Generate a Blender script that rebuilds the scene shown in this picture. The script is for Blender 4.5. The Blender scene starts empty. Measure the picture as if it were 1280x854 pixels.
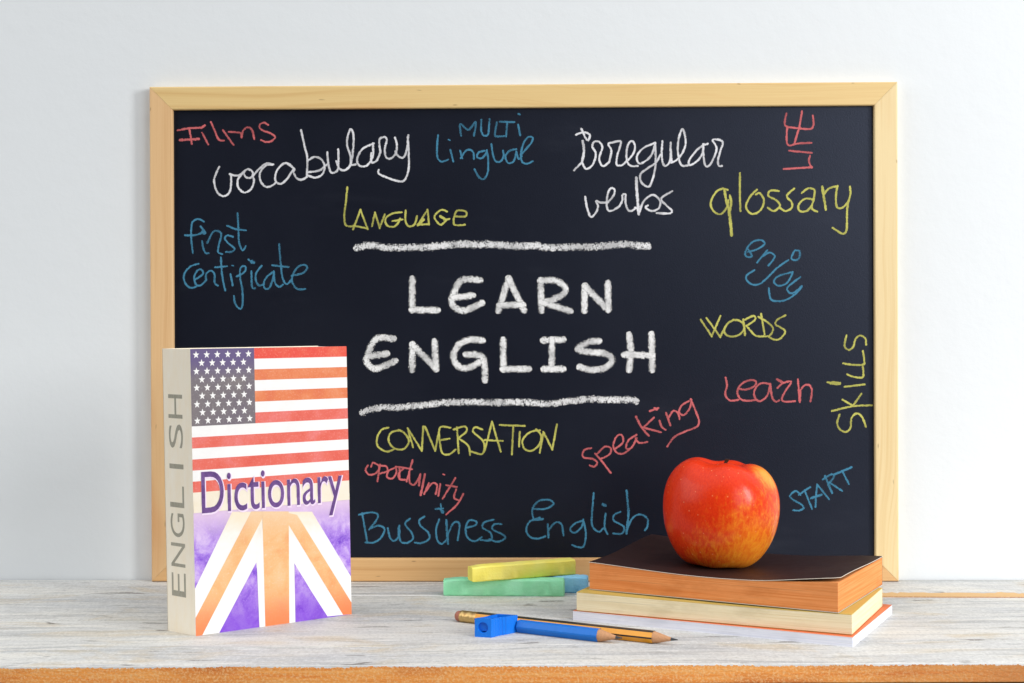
import bpy, bmesh, math, random
from mathutils import Vector, Matrix, noise as mnoise

random.seed(7)
scene = bpy.context.scene
col = scene.collection
R = math.radians

# ------------------------------------------------------------------ camera
cam_d = bpy.data.cameras.new("camera")
cam = bpy.data.objects.new("camera", cam_d)
col.objects.link(cam)
cam_d.sensor_width = 36.0
cam_d.lens = 1835.0 / 1280.0 * 36.0
cam_d.shift_y = -(34.0 - 9.6) / 1280.0
cam_d.clip_start = 0.01
cam_d.clip_end = 50.0
cam.matrix_world = (Matrix.Translation((0.0, -1.18, 0.215))
                    @ Matrix.Rotation(R(90.0 - 0.30), 4, 'X')
                    @ Matrix.Rotation(R(-0.21), 4, 'Z'))
scene.camera = cam

# ------------------------------------------------------------------ world, lamps, exposure
world = bpy.data.worlds.new("World")
scene.world = world
world.use_nodes = True
bg = world.node_tree.nodes["Background"]
def world_light():
    t = world.node_tree
    tc = t.nodes.new('ShaderNodeTexCoord')
    sp = t.nodes.new('ShaderNodeSeparateXYZ')
    t.links.new(tc.outputs['Generated'], sp.inputs[0])
    def ss(sock, a, b, lo, hi):
        m = t.nodes.new('ShaderNodeMapRange'); m.interpolation_type = 'SMOOTHSTEP'
        t.links.new(sock, m.inputs[0])
        for k, v in enumerate((a, b, lo, hi)): m.inputs[k + 1].default_value = v
        return m.outputs[0]
    add = t.nodes.new('ShaderNodeMath'); add.operation = 'ADD'
    t.links.new(ss(sp.outputs[0], -0.05, 0.70, 0.03, WORLD_SIDE), add.inputs[0])
    t.links.new(ss(sp.outputs[2], 0.42, 0.95, 0.0, WORLD_TOP), add.inputs[1])
    t.links.new(add.outputs[0], bg.inputs[1])
WORLD_SIDE, WORLD_TOP = 0.25, 1.45
bg.inputs[0].default_value = (0.90, 0.95, 1.0, 1)
world_light()

def area_lamp(name, loc, target, sx, sy, power, color):
    l = bpy.data.lights.new(name, 'AREA')
    l.shape = 'RECTANGLE'
    l.size = sx
    l.size_y = sy
    l.energy = power
    l.color = color
    o = bpy.data.objects.new(name, l)
    col.objects.link(o)
    o.location = loc
    o.rotation_euler = (Vector(target) - Vector(loc)).to_track_quat('-Z', 'Y').to_euler()
    return o

area_lamp("window_light", (1.46, -1.08, 0.66), (0.0, -0.05, 0.12), 0.36, 0.75, 20.0, (1.0, 0.985, 0.96))
area_lamp("soft_fill_light", (0.98, -1.70, 0.66), (0.0, -0.1, 0.1), 0.8, 0.9, 9.0, (1.0, 0.985, 0.96))
area_lamp("left_fill_light", (-1.75, -0.75, 1.00), (-0.30, -0.02, 0.25), 1.7, 1.4, 16.0, (1.0, 0.98, 0.95))  # added fill lamp, brightens the dictionary spine from the left

scene.view_settings.view_transform = 'Standard'
scene.view_settings.look = 'None'
scene.view_settings.exposure = 0.15
scene.view_settings.gamma = 1.0

# ------------------------------------------------------------------ helpers
def tag(o, label=None, cat=None, group=None, kind=None):
    if label: o["label"] = label
    if cat: o["category"] = cat
    if group: o["group"] = group
    if kind: o["kind"] = kind
    return o

def empty(name, loc=(0, 0, 0), rot=(0, 0, 0)):
    o = bpy.data.objects.new(name, None)
    o.empty_display_size = 0.02
    col.objects.link(o)
    o.location = loc
    o.rotation_euler = rot
    return o

def obj(name, bm, mats, parent=None, smooth=None):
    me = bpy.data.meshes.new(name)
    bm.normal_update()
    bm.to_mesh(me)
    bm.free()
    for m in (mats if isinstance(mats, (list, tuple)) else [mats]):
        me.materials.append(m)
    if smooth is not None:
        me.polygons.foreach_set("use_smooth", [True] * len(me.polygons))
        if smooth < 180:
            try:
                me.set_sharp_from_angle(angle=R(smooth))
            except Exception:
                pass
    o = bpy.data.objects.new(name, me)
    col.objects.link(o)
    if parent: o.parent = parent
    return o

def face(bm, vs, mi=0):
    try:
        f = bm.faces.new(vs)
    except ValueError:
        return None
    f.material_index = mi
    return f

def prism(bm, poly, z0, z1, bevel=0.0, segs=2, mi=0):
    """upright prism over a counter-clockwise polygon"""
    lo = [bm.verts.new((p[0], p[1], z0)) for p in poly]
    hi = [bm.verts.new((p[0], p[1], z1)) for p in poly]
    n = len(poly)
    fs = [face(bm, list(reversed(lo)), mi), face(bm, hi, mi)]
    for i in range(n):
        j = (i + 1) % n
        fs.append(face(bm, (lo[i], lo[j], hi[j], hi[i]), mi))
    if bevel > 0:
        es = list({e for f in fs for e in f.edges})
        bmesh.ops.bevel(bm, geom=es, offset=bevel, segments=segs, profile=0.6, affect='EDGES', clamp_overlap=True)

def box(bm, x0, x1, y0, y1, z0, z1, bevel=0.0, segs=2, mi=0):
    prism(bm, [(x0, y0), (x1, y0), (x1, y1), (x0, y1)], z0, z1, bevel, segs, mi)

# ---- node helpers
class NT:
    def __init__(self, name):
        self.m = bpy.data.materials.new(name)
        self.m.use_nodes = True
        self.t = self.m.node_tree
        self.b = self.t.nodes["Principled BSDF"]
        self.out = self.t.nodes["Material Output"]
    def n(self, typ, **kw):
        nd = self.t.nodes.new(typ)
        for k, v in kw.items():
            setattr(nd, k, v)
        return nd
    def link(self, a, b):
        self.t.links.new(a, b)
    def put(self, sock, v):
        if isinstance(v, bpy.types.NodeSocket):
            self.link(v, sock)
        elif isinstance(v, (tuple, list)) and len(v) == 3 and sock.type == 'RGBA':
            sock.default_value = (*v, 1)
        else:
            sock.default_value = v
    def coord(self, kind='Object', scale=(1, 1, 1), loc=(0, 0, 0), rot=(0, 0, 0)):
        tc = self.n('ShaderNodeTexCoord')
        mp = self.n('ShaderNodeMapping')
        self.link(tc.outputs[kind], mp.inputs[0])
        self.put(mp.inputs['Location'], loc)
        mp.inputs['Rotation'].default_value = rot
        mp.inputs['Scale'].default_value = scale
        return mp.outputs[0]
    def noise(self, vec, scale=1.0, detail=3.0, rough=0.55, dist=0.0):
        nd = self.n('ShaderNodeTexNoise')
        self.put(nd.inputs['Vector'], vec)
        nd.inputs['Scale'].default_value = scale
        nd.inputs['Detail'].default_value = detail
        nd.inputs['Roughness'].default_value = rough
        nd.inputs['Distortion'].default_value = dist
        return nd.outputs['Fac']
    def ramp(self, fac, stops):
        nd = self.n('ShaderNodeValToRGB')
        self.put(nd.inputs[0], fac)
        els = nd.color_ramp.elements
        while len(els) < len(stops):
            els.new(0.5)
        for e, (p, c) in zip(els, stops):
            e.position = p
            e.color = (*c, 1) if isinstance(c, tuple) else (c, c, c, 1)
        return nd.outputs[0]
    def mix(self, fac, a, b, mode='MIX'):
        nd = self.n('ShaderNodeMix', data_type='RGBA', blend_type=mode)
        self.put(nd.inputs[0], fac)
        self.put(nd.inputs[6], a)
        self.put(nd.inputs[7], b)
        return nd.outputs[2]
    def math(self, op, a, b=0.0, clamp=False):
        nd = self.n('ShaderNodeMath', operation=op, use_clamp=clamp)
        self.put(nd.inputs[0], a)
        self.put(nd.inputs[1], b)
        return nd.outputs[0]
    def xyz(self, vec):
        nd = self.n('ShaderNodeSeparateXYZ')
        self.put(nd.inputs[0], vec)
        return nd.outputs
    def maprange(self, v, a, b, c=0.0, d=1.0):
        nd = self.n('ShaderNodeMapRange', interpolation_type='SMOOTHSTEP')
        self.put(nd.inputs[0], v)
        for i, x in enumerate((a, b, c, d)):
            nd.inputs[i + 1].default_value = x
        return nd.outputs[0]
    def bump(self, height, strength=0.3, dist=0.001):
        nd = self.n('ShaderNodeBump')
        self.put(nd.inputs['Height'], height)
        nd.inputs['Strength'].default_value = strength
        nd.inputs['Distance'].default_value = dist
        self.link(nd.outputs[0], self.b.inputs['Normal'])
    def set(self, color=None, rough=None, spec=None, **kw):
        if color is not None: self.put(self.b.inputs['Base Color'], color)
        if rough is not None: self.put(self.b.inputs['Roughness'], rough)
        if spec is not None: self.b.inputs['Specular IOR Level'].default_value = spec
        for k, v in kw.items():
            self.put(self.b.inputs[k.replace('_', ' ')], v)
        return self.m

# ------------------------------------------------------------------ materials
def m_wall():
    t = NT("white_plaster")
    v = t.coord()
    big = t.noise(v, 2.2, 3)
    fine = t.noise(v, 70, 5, 0.6)
    c = t.mix(big, (0.735, 0.765, 0.79), (0.77, 0.80, 0.825))
    t.bump(t.math('ADD', fine, t.math('MULTIPLY', t.noise(v, 16, 3), 0.9)), 0.20, 0.0020)
    return t.set(c, 0.85, 0.2)

def m_pine(name, light, mid, dark, seed=0.0, warm=0.5):
    """pine grain running along U of the UV map (metres)"""
    t = NT(name)
    v = t.coord('UV', (1, 1, 1), (seed * 3.1, seed * 1.7, seed))
    wob = t.noise(t.coord('UV', (3.0, 9.0, 1), (seed, seed * 2, 0)), 1.0, 2)
    s = t.xyz(v)
    cmb = t.n('ShaderNodeCombineXYZ')
    t.put(cmb.inputs[0], t.math('MULTIPLY', s[0], 2.2))
    t.put(cmb.inputs[1], t.math('ADD', t.math('MULTIPLY', s[1], 190.0), t.math('MULTIPLY', wob, 7.0)))
    g = t.noise(cmb.outputs[0], 1.0, 3, 0.6)
    fib = t.noise(t.coord('UV', (14, 2200, 1), (seed, 0, 0)), 1.0, 2)
    big = t.noise(t.coord('UV', (4.2, 22.0, 1), (seed * 5.0, 1.0, 0)), 1.0, 2, 0.5, 0.6)
    c = t.ramp(g, [(0.26, mid), (0.48, light), (0.60, light), (0.74, mid)])
    k = t.maprange(big, 0.57, 0.74, 0.0, 0.88)
    c = t.mix(k, c, dark)
    c = t.mix(t.maprange(fib, 0.35, 0.70, 0.0, 0.32), c, mid)
    pore = t.noise(t.coord('UV', (55, 260, 1), (seed * 2, 0.3, 0)), 1.0, 1)
    c = t.mix(t.maprange(pore, 0.76, 0.82, 0.0, 0.55), c, (0.16, 0.07, 0.03))
    t.bump(fib, 0.12, 0.0004)
    return t.set(c, 0.48, 0.35)

def m_board():
    t = NT("blackboard_paint")
    v = t.coord()
    dust = t.noise(v, 9.0, 4, 0.6)
    fine = t.noise(v, 900, 2)
    sm = t.noise(t.coord('Object', (6, 1, 22), (0.3, 0, 0.2), (0, R(24), 0)), 1.0, 4, 0.6)
    c = t.mix(t.maprange(dust, 0.45, 0.8, 0.0, 0.5), (0.0022, 0.0026, 0.0070), (0.0045, 0.0052, 0.0110))
    c = t.mix(t.maprange(sm, 0.56, 0.78, 0.0, 0.07), c, (0.10, 0.11, 0.14))
    sp = t.n('ShaderNodeTexVoronoi', feature='F1')
    t.put(sp.inputs['Vector'], v)
    sp.inputs['Scale'].default_value = 70
    r = t.math('MULTIPLY', t.xyz(sp.outputs['Color'])[0], 0.06)
    spk = t.math('MULTIPLY', t.math('LESS_THAN', sp.outputs['Distance'], t.math('SUBTRACT', r, 0.012)),
                 t.math('GREATER_THAN', t.xyz(sp.outputs['Color'])[1], 0.80))
    c = t.mix(t.math('MULTIPLY', spk, 0.28), c, (0.30, 0.32, 0.38))
    t.bump(fine, 0.25, 0.0003)
    t.b.inputs['Specular Tint'].default_value = (0.62, 0.72, 1.0, 1)
    return t.set(c, t.ramp(dust, [(0.3, 0.41), (0.8, 0.47)]), 0.52)

def m_chalk(name, colr, soft=0.55, grain=1100.0, dens=1.0, amp=3.0):
    """chalk dust: breaks up towards the rim of the stroke (UV x = 0 centre, 1 rim)"""
    t = NT(name)
    v = t.coord()
    e = t.xyz(t.coord('UV'))[0]
    n1 = t.noise(v, grain, 3, 0.7)
    n2 = t.noise(v, grain * 0.35, 2, 0.6)
    nn = t.math('ADD', t.math('MULTIPLY', n1, 0.72), t.math('MULTIPLY', n2, 0.28))
    a = t.math('ADD', t.math('SUBTRACT', 1.0, t.math('POWER', e, 2.2)), t.math('MULTIPLY', t.math('SUBTRACT', nn, 0.5), amp))
    press = t.maprange(t.noise(v, 75, 2), 0.30, 0.62, 0.62, 1.0)
    mask = t.math('MULTIPLY', t.maprange(a, 0.18, 0.18 + soft, 0.0, dens), press)
    tr = t.n('ShaderNodeBsdfTransparent')
    mx = t.n('ShaderNodeMixShader')
    t.put(mx.inputs[0], mask)
    t.link(tr.outputs[0], mx.inputs[1])
    t.link(t.b.outputs[0], mx.inputs[2])
    t.link(mx.outputs[0], t.out.inputs[0])
    c = t.mix(nn, tuple(x * 0.88 for x in colr), tuple(min(1, x * 1.12) for x in colr))
    return t.set(c, 0.95, 0.05)

def paint_color(t, v):
    warp = t.noise(t.coord('Object', (5.0, 14.0, 14.0), v), 1.0, 2)
    tc = t.n('ShaderNodeTexCoord')
    sx = t.xyz(tc.outputs['Object'])
    def stretched(kx, ky, w, off):
        cb = t.n('ShaderNodeCombineXYZ')
        t.put(cb.inputs[0], t.math('ADD', t.math('MULTIPLY', sx[0], kx), off + v[0] * 9.0))
        t.put(cb.inputs[1], t.math('ADD', t.math('MULTIPLY', sx[1], ky), t.math('MULTIPLY', warp, w)))
        t.put(cb.inputs[2], t.math('ADD', t.math('MULTIPLY', sx[2], 60.0), off * 3.0 + v[1] * 7.0))
        return cb.outputs[0]
    a = t.noise(stretched(4.0, 26.0, 2.0, 0.0), 1.0, 4, 0.6, 0.4)
    b = t.noise(stretched(7.0, 120.0, 5.0, 3.1), 1.0, 5, 0.66, 0.3)
    br = t.noise(stretched(26.0, 520.0, 12.0, 5.7), 1.0, 4, 0.65)
    crk = t.noise(stretched(20.0, 125.0, 7.0, 8.3), 1.0, 3, 0.55, 0.6)
    speck = t.noise(t.coord('Object', (480, 300, 60), v), 1.0, 3, 0.7)
    blot = t.noise(t.coord('Object', (10, 24, 9), v), 1.0, 4, 0.6, 1.0)
    mott = t.noise(t.coord('Object', (130, 240, 60), v), 1.0, 4, 0.7)
    c = t.ramp(a, [(0.30, (0.43, 0.44, 0.455)), (0.45, (0.54, 0.535, 0.525)), (0.58, (0.64, 0.62, 0.58)), (0.72, (0.70, 0.665, 0.60))])
    c = t.mix(t.maprange(b, 0.50, 0.66, 0.0, 0.65), c, (0.33, 0.33, 0.33))
    c = t.mix(t.maprange(blot, 0.53, 0.72, 0.0, 0.60), c, (0.55, 0.44, 0.28))
    c = t.mix(t.maprange(br, 0.52, 0.68, 0.0, 0.70), c, (0.80, 0.785, 0.75))
    c = t.mix(t.maprange(mott, 0.54, 0.70, 0.0, 0.50), c, (0.37, 0.365, 0.36))
    c = t.mix(t.maprange(crk, 0.645, 0.70, 0.0, 0.85), c, (0.15, 0.13, 0.11))
    c = t.mix(t.maprange(speck, 0.52, 0.70, 0.0, 0.42), c, (0.34, 0.33, 0.32))
    c = t.mix(t.maprange(speck, 0.48, 0.32, 0.0, 0.35), c, (0.80, 0.79, 0.77))
    # knots: a few dark eyes with rings of grain
    kn = t.n('ShaderNodeTexVoronoi', feature='F1')
    t.put(kn.inputs['Vector'], t.coord('Object', (5.2, 17.0, 0.0), (v[0], v[1], 0)))
    kn.inputs['Scale'].default_value = 1.0
    d = t.math('ADD', kn.outputs['Distance'], t.math('MULTIPLY', t.math('SUBTRACT', mott, 0.5), 0.10))
    ring = t.math('MULTIPLY', t.maprange(d, 0.03, 0.055, 0.0, 1.0), t.maprange(d, 0.06, 0.10, 1.0, 0.0))
    sel = t.math('GREATER_THAN', t.xyz(kn.outputs['Color'])[0], 0.55)
    c = t.mix(t.math('MULTIPLY', t.math('MULTIPLY', ring, sel), 0.6), c, (0.20, 0.17, 0.14))
    h = t.math('ADD', t.math('MULTIPLY', b, 0.9), t.math('ADD', t.math('MULTIPLY', br, 0.8), t.math('MULTIPLY', crk, -0.8)))
    return c, h

def bare_color(t, v, axis='z'):
    g = t.noise(t.coord('Object', (12, 90, 420), v), 1.0, 4, 0.65, 0.3)
    gr = t.noise(t.coord('Object', (650, 650, 650), v), 1.0, 3, 0.7)
    big = t.noise(t.coord('Object', (10, 30, 40), v), 1.0, 3)
    c = t.ramp(g, [(0.25, (0.78, 0.22, 0.04)), (0.5, (0.88, 0.34, 0.075)), (0.75, (0.92, 0.46, 0.15))])
    c = t.mix(t.maprange(big, 0.50, 0.68, 0.0, 0.8), c, (0.62, 0.17, 0.035))
    c = t.mix(t.maprange(gr, 0.44, 0.66, 0.0, 0.6), c, (0.94, 0.62, 0.30))
    x = t.xyz(t.coord())[0]
    c = t.mix(t.math('MULTIPLY', t.maprange(t.math('ADD', x, t.math('MULTIPLY', big, 0.12)), 0.22, 0.38), 0.7), c, (0.44, 0.17, 0.06))
    return c

def m_paint(seed):
    t = NT("whitewashed_plank")
    v = (seed * 1.37, seed * 0.71, seed * 0.33)
    c, h = paint_color(t, v)
    t.bump(h, 0.30, 0.0006)
    return t.set(c, 0.62, 0.3)

def m_worn_edge(seed, limit, ragged, xstart=None):
    """painted rim giving way to bare orange wood below a ragged line (object z)"""
    t = NT("worn_edge")
    v = (seed * 1.37, seed * 0.71, seed * 0.33)
    c, h = paint_color(t, v)
    b = bare_color(t, v)
    z = t.xyz(t.coord())[2]
    n = t.noise(t.coord('Object', (420, 420, 120)), 1.0, 3, 0.7)
    n2 = t.noise(t.coord('Object', (14, 14, 1)), 1.0, 2)
    lim = t.math('ADD', t.math('ADD', t.math('MULTIPLY', t.math('SUBTRACT', n, 0.5), ragged * 2.2),
                               t.math('MULTIPLY', t.math('SUBTRACT', n2, 0.5), ragged * 1.6)), limit)
    k = t.math('LESS_THAN', z, lim)
    if xstart is not None:
        x = t.xyz(t.coord())[0]
        nx = t.noise(t.coord('Object', (26, 26, 26)), 1.0, 3)
        k = t.math('MULTIPLY', k, t.math('GREATER_THAN', t.math('ADD', x, t.math('MULTIPLY', nx, 0.12)), xstart))
    c = t.mix(t.math('SUBTRACT', 1.0, k), b, t.mix(0.6, c, (0.86, 0.855, 0.845)))
    t.bump(t.noise(t.coord('Object', (300, 300, 700)), 1.0, 3), 0.5, 0.0006)
    return t.set(c, 0.7, 0.25)

def m_pages(name, a, b, zf=2600.0):
    t = NT(name)
    wob = t.noise(t.coord('Object', (12, 12, 0)), 1.0, 2)
    sp = t.xyz(t.coord())
    def leaves(k, along):
        cb = t.n('ShaderNodeCombineXYZ')
        t.put(cb.inputs[0], t.math('MULTIPLY', sp[0], along))
        t.put(cb.inputs[1], t.math('MULTIPLY', sp[1], along))
        t.put(cb.inputs[2], t.math('ADD', t.math('MULTIPLY', sp[2], k), t.math('MULTIPLY', wob, k * 0.0009)))
        return t.noise(cb.outputs[0], 1.0, 2, 0.6)
    l1 = leaves(zf, 8.0)
    l2 = leaves(zf * 0.38, 11.0)
    st = t.noise(t.coord('Object', (26, 26, 60)), 1.0, 4, 0.65)
    f = t.math('ADD', t.math('MULTIPLY', l1, 0.4), t.math('MULTIPLY', l2, 0.6))
    c = t.mix(t.maprange(f, 0.36, 0.62), a, b)
    c = t.mix(t.maprange(l2, 0.60, 0.70, 0, 0.45), c, tuple(x * 0.55 for x in a))
    c = t.mix(t.maprange(st, 0.46, 0.75, 0, 0.5), c, tuple(x * 0.74 for x in a))
    t.bump(f, 0.7, 0.0004)
    return t.set(c, 0.8, 0.12)

def m_cover(name, c1, c2, rough=0.45, spec=0.4):
    t = NT(name)
    n = t.noise(t.coord('Object', (40, 40, 40)), 1.0, 5, 0.65)
    f = t.noise(t.coord('Object', (700, 700, 700)), 1.0, 2)
    c = t.mix(n, c1, c2)
    t.bump(f, 0.08, 0.0002)
    return t.set(c, t.ramp(n, [(0.3, rough - 0.06), (0.75, rough + 0.1)]), spec)

def m_simple(name, c, rough=0.5, spec=0.4, var=0.12, scale=120.0, bump=0.1, **kw):
    t = NT(name)
    n = t.noise(t.coord('Object'), scale, 4, 0.6)
    cc = t.mix(n, tuple(x * (1 - var) for x in c), tuple(min(1, x * (1 + var)) for x in c))
    t.bump(n, bump, 0.0004)
    return t.set(cc, rough, spec, **kw)

def m_stick(name, c, c2):
    t = NT(name)
    n = t.noise(t.coord('Object', (120, 500, 500)), 1.0, 4, 0.65)
    n2 = t.noise(t.coord('Object', (60, 60, 60)), 1.0, 4, 0.6)
    pit = t.noise(t.coord('Object', (500, 500, 500)), 1.0, 3, 0.6)
    cc = t.mix(t.maprange(n2, 0.3, 0.75), c, c2)
    cc = t.mix(t.maprange(n, 0.55, 0.8, 0, 0.5), cc, tuple(min(1.0, x * 1.25 + 0.06) for x in c))
    cc = t.mix(t.maprange(pit, 0.70, 0.78, 0, 0.5), cc, tuple(x * 0.45 for x in c))
    t.bump(t.math('ADD', pit, n), 0.45, 0.0005)
    return t.set(cc, 0.9, 0.1)

def m_apple():
    t = NT("apple_skin")
    v = t.coord()
    s = t.xyz(v)
    # streaks run from pole to pole: noise over direction only
    nrm = t.n('ShaderNodeVectorMath', operation='NORMALIZE')
    flat = t.n('ShaderNodeCombineXYZ')
    t.put(flat.inputs[0], s[0]); t.put(flat.inputs[1], s[1])
    t.link(flat.outputs[0], nrm.inputs[0])
    dirv = nrm.outputs[0]
    dz = t.n('ShaderNodeCombineXYZ')
    ds = t.xyz(dirv)
    t.put(dz.inputs[0], ds[0]); t.put(dz.inputs[1], ds[1])
    t.put(dz.inputs[2], t.math('MULTIPLY', s[2], 14.0))
    st = t.noise(dz.outputs[0], 15.0, 4, 0.65, 0.25)
    st2 = t.noise(dz.outputs[0], 38.0, 3, 0.6, 0.15)
    blot = t.noise(v, 38.0, 4, 0.6)
    # ground colour side (sun never reached it): right, low, front
    side = t.math('ADD', t.math('ADD', t.math('MULTIPLY', s[0], 11.0), t.math('MULTIPLY', s[2], -15.0)),
                  t.math('MULTIPLY', s[1], -6.0))
    f = t.math('ADD', t.math('ADD', side, 0.57), t.math('MULTIPLY', t.math('SUBTRACT', blot, 0.5), 1.0))
    f = t.math('ADD', f, t.math('MULTIPLY', t.math('SUBTRACT', st, 0.5), 1.5))
    f = t.maprange(f, 0.0, 1.25)
    red = t.mix(st2, (0.56, 0.010, 0.003), (0.84, 0.060, 0.009))
    ora = t.mix(st2, (0.86, 0.20, 0.010), (0.90, 0.42, 0.03))
    c = t.mix(f, red, ora)
    fl = t.maprange(t.noise(dz.outputs[0], 70.0, 3, 0.7), 0.60, 0.76, 0.0, 0.45)
    c = t.mix(fl, c, t.mix(f, (0.82, 0.13, 0.04), (0.88, 0.46, 0.09)))
    # yellow patch near the shoulder
    vv = t.n('ShaderNodeVectorMath', operation='DISTANCE')
    t.link(v, vv.inputs[0]); vv.inputs[1].default_value = (0.031, -0.016, 0.068)
    ptc = t.maprange(t.math('ADD', vv.outputs['Value'], t.math('MULTIPLY', t.math('SUBTRACT', st, 0.5), 0.02)), 0.004, 0.017, 0.7, 0.0)
    c = t.mix(ptc, c, (0.82, 0.42, 0.05))
    vor = t.n('ShaderNodeTexVoronoi', feature='F1')
    t.put(vor.inputs['Vector'], v)
    vor.inputs['Scale'].default_value = 210
    dots = t.maprange(vor.outputs['Distance'], 0.05, 0.13, 0.35, 0.0)
    c = t.mix(dots, c, (0.90, 0.55, 0.25))
    t.bump(t.math('ADD', st, blot), 0.12, 0.0012)
    return t.set(c, t.ramp(blot, [(0.3, 0.22), (0.75, 0.30)]), 0.22)

def m_print(name, stops, scale=14.0, fade=None, grain=0.25, seed=0.0, foot=None):
    """faded, blotchy print on the dictionary cover (UV: s across, t down)"""
    t = NT(name)
    uv = t.coord('UV', (1, 1.5, 1), (seed, seed, 0))
    n = t.noise(uv, scale, 5, 0.65, 0.4)
    n2 = t.noise(uv, 90, 4, 0.65)
    c = t.ramp(n, stops)
    c = t.mix(t.maprange(n2, 0.5, 0.8, 0, grain), c, (0.92, 0.88, 0.86))
    if fade:
        q = t.xyz(t.coord('UV'))
        lo, hi, cc = fade
        k = t.maprange(t.math('ADD', q[1], t.math('MULTIPLY', t.math('SUBTRACT', n, 0.5), 0.10)), lo, hi, 1.0, 0.0)
        c = t.mix(k, c, cc)
    if foot:
        q = t.xyz(t.coord('UV'))
        k = t.maprange(t.math('ADD', q[1], t.math('MULTIPLY', t.math('SUBTRACT', n, 0.5), 0.2)), foot[0], foot[1], 0.0, 0.8)
        c = t.mix(k, c, foot[2])
    return t.set(c, 0.5, 0.3)

M = {}
M['wall'] = m_wall()
M['board'] = m_board()
M['pine'] = [m_pine("pale_pine", a, b, c, seed) for a, b, c, seed in (
    ((0.77, 0.56, 0.26), (0.67, 0.43, 0.17), (0.66, 0.27, 0.08), 0.35),
    ((0.72, 0.44, 0.20), (0.60, 0.32, 0.12), (0.55, 0.20, 0.05), 1.3),
    ((0.76, 0.50, 0.26), (0.66, 0.38, 0.17), (0.60, 0.24, 0.08), 2.9),
    ((0.80, 0.64, 0.36), (0.72, 0.52, 0.25), (0.68, 0.36, 0.12), 4.15))]
M['paint'] = [m_paint(i + 1.0) for i in range(4)]
M['raw'] = m_simple("bare_timber", (0.20, 0.11, 0.06), 0.8, 0.2)
M['ch_white'] = m_chalk("white_chalk_line", (0.80, 0.80, 0.84), dens=0.92)
M['ch_bold'] = m_chalk("bold_white_chalk", (0.88, 0.88, 0.88), soft=0.75, grain=1300, dens=0.96, amp=3.4)
M['ch_dust'] = m_chalk("dusty_white_chalk", (0.84, 0.84, 0.85), soft=0.8, grain=900, dens=0.92, amp=5.0)
M['ch_blue'] = m_chalk("blue_chalk_line", (0.075, 0.27, 0.43), dens=0.80)
M['ch_yellow'] = m_chalk("yellow_chalk_line", (0.62, 0.60, 0.15), dens=0.86)
M['ch_red'] = m_chalk("red_chalk_line", (0.70, 0.17, 0.18), dens=0.84)

# ------------------------------------------------------------------ setting: wall and table
YAW = R(-1.1)
wall_o = (0.0094, -0.002)
bm = bmesh.new()
box(bm, -1.7, 1.7, 0.0108, 0.08, -0.45, 1.35)
wall = obj("wall", bm, M['wall'])
wall.location = (wall_o[0], wall_o[1], 0)
wall.rotation_euler = (0, 0, YAW)
tag(wall, "plain white plastered wall behind the chalkboard", "wall", kind="structure")

def back_y(x):
    return wall_o[1] + 0.0095 + math.tan(YAW) * (x - wall_o[0])

table = empty("wooden_table", (0.0, -0.28, 0.0))
tag(table, "whitewashed plank table with a bare orange front edge", "table")
TX0, TX1 = -0.92, 0.92
TH = 0.0122
g = 0.0007
seams = [(back_y(TX0), back_y(TX1)), (-0.0262, -0.0931), (-0.145, -0.143), (-0.256, -0.196), (-0.2795, -0.2795)]
# seam 3 runs slightly askew, as the plank tapers
seams[3] = (-0.2545, -0.1985)
edge_front = m_worn_edge(4.0, -0.0014, 0.0017)
edge_back = m_worn_edge(1.0, -0.00003, 0.0003, 0.30)
for i in range(4):
    (bl, br), (fl, fr) = seams[i], seams[i + 1]
    gb = 0 if i == 0 else g
    gf = 0 if i == 3 else g
    bm = bmesh.new()
    bev = 0.0007
    dy = 0.28
    prism(bm, [(TX0, fl + gf + dy), (TX1, fr + gf + dy), (TX1, br - gb + dy), (TX0, bl - gb + dy)], -TH, 0.0, bev, 2)
    bm.normal_update()
    for f in bm.faces:
        if f.normal.y < -0.5 and i == 3:
            f.material_index = 1
    if i == 0:
        # worn, rounded front arris of the rear plank
        vs = [v for v in bm.verts if v.co.y < min(fl, fr) + dy + 0.004 and v.co.z > -0.002]
        for v in vs:
            if v.co.z > -0.0003:
                pass
        for f in bm.faces:
            if f.normal.y < -0.2:
                f.material_index = 1
    o = obj("plank", bm, [M['paint'][i], edge_back if i == 0 else edge_front], table)
# the rear plank's rubbed-bare arris at the right: a thin bare strip of the plank itself
t = NT("rubbed_bare_wood")
cc = bare_color(t, (0.2, 0.4, 0.1))
cc = t.mix(0.5, cc, (0.80, 0.64, 0.34))
M['rubbed'] = t.set(cc, 0.75, 0.2)
bm = bmesh.new()
n = 220
lo, hi = [], []
for k in range(n + 1):
    x = 0.262 + (TX1 - 0.003 - 0.262) * k / n
    w = 0.0165 + 0.007 * mnoise.noise(Vector((x * 60, 3, 0))) + 0.007 * mnoise.noise(Vector((x * 330, 9, 0)))
    w *= min(1.0, (x - 0.258) / 0.02)
    lo.append(bm.verts.new((x, -0.0552 - 0.0364 * (x + 0.1) + 0.28, 0.00012)))
    hi.append(bm.verts.new((x, -0.0552 - 0.0364 * (x + 0.1) + 0.28 + max(0.002, w), 0.00012)))
for k in range(n):
    face(bm, (lo[k], lo[k + 1], hi[k + 1], hi[k]))
obj("bare_wood_patch", bm, M['rubbed'], table)
bm = bmesh.new()
box(bm, TX0 + 0.02, TX1 - 0.02, -0.262 + 0.28, -0.244 + 0.28, -0.09, -TH - 0.0002, 0.001)
obj("added_shade_batten", bm, M['raw'], table)  # dark board added to give a shade line under the front edge

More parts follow.
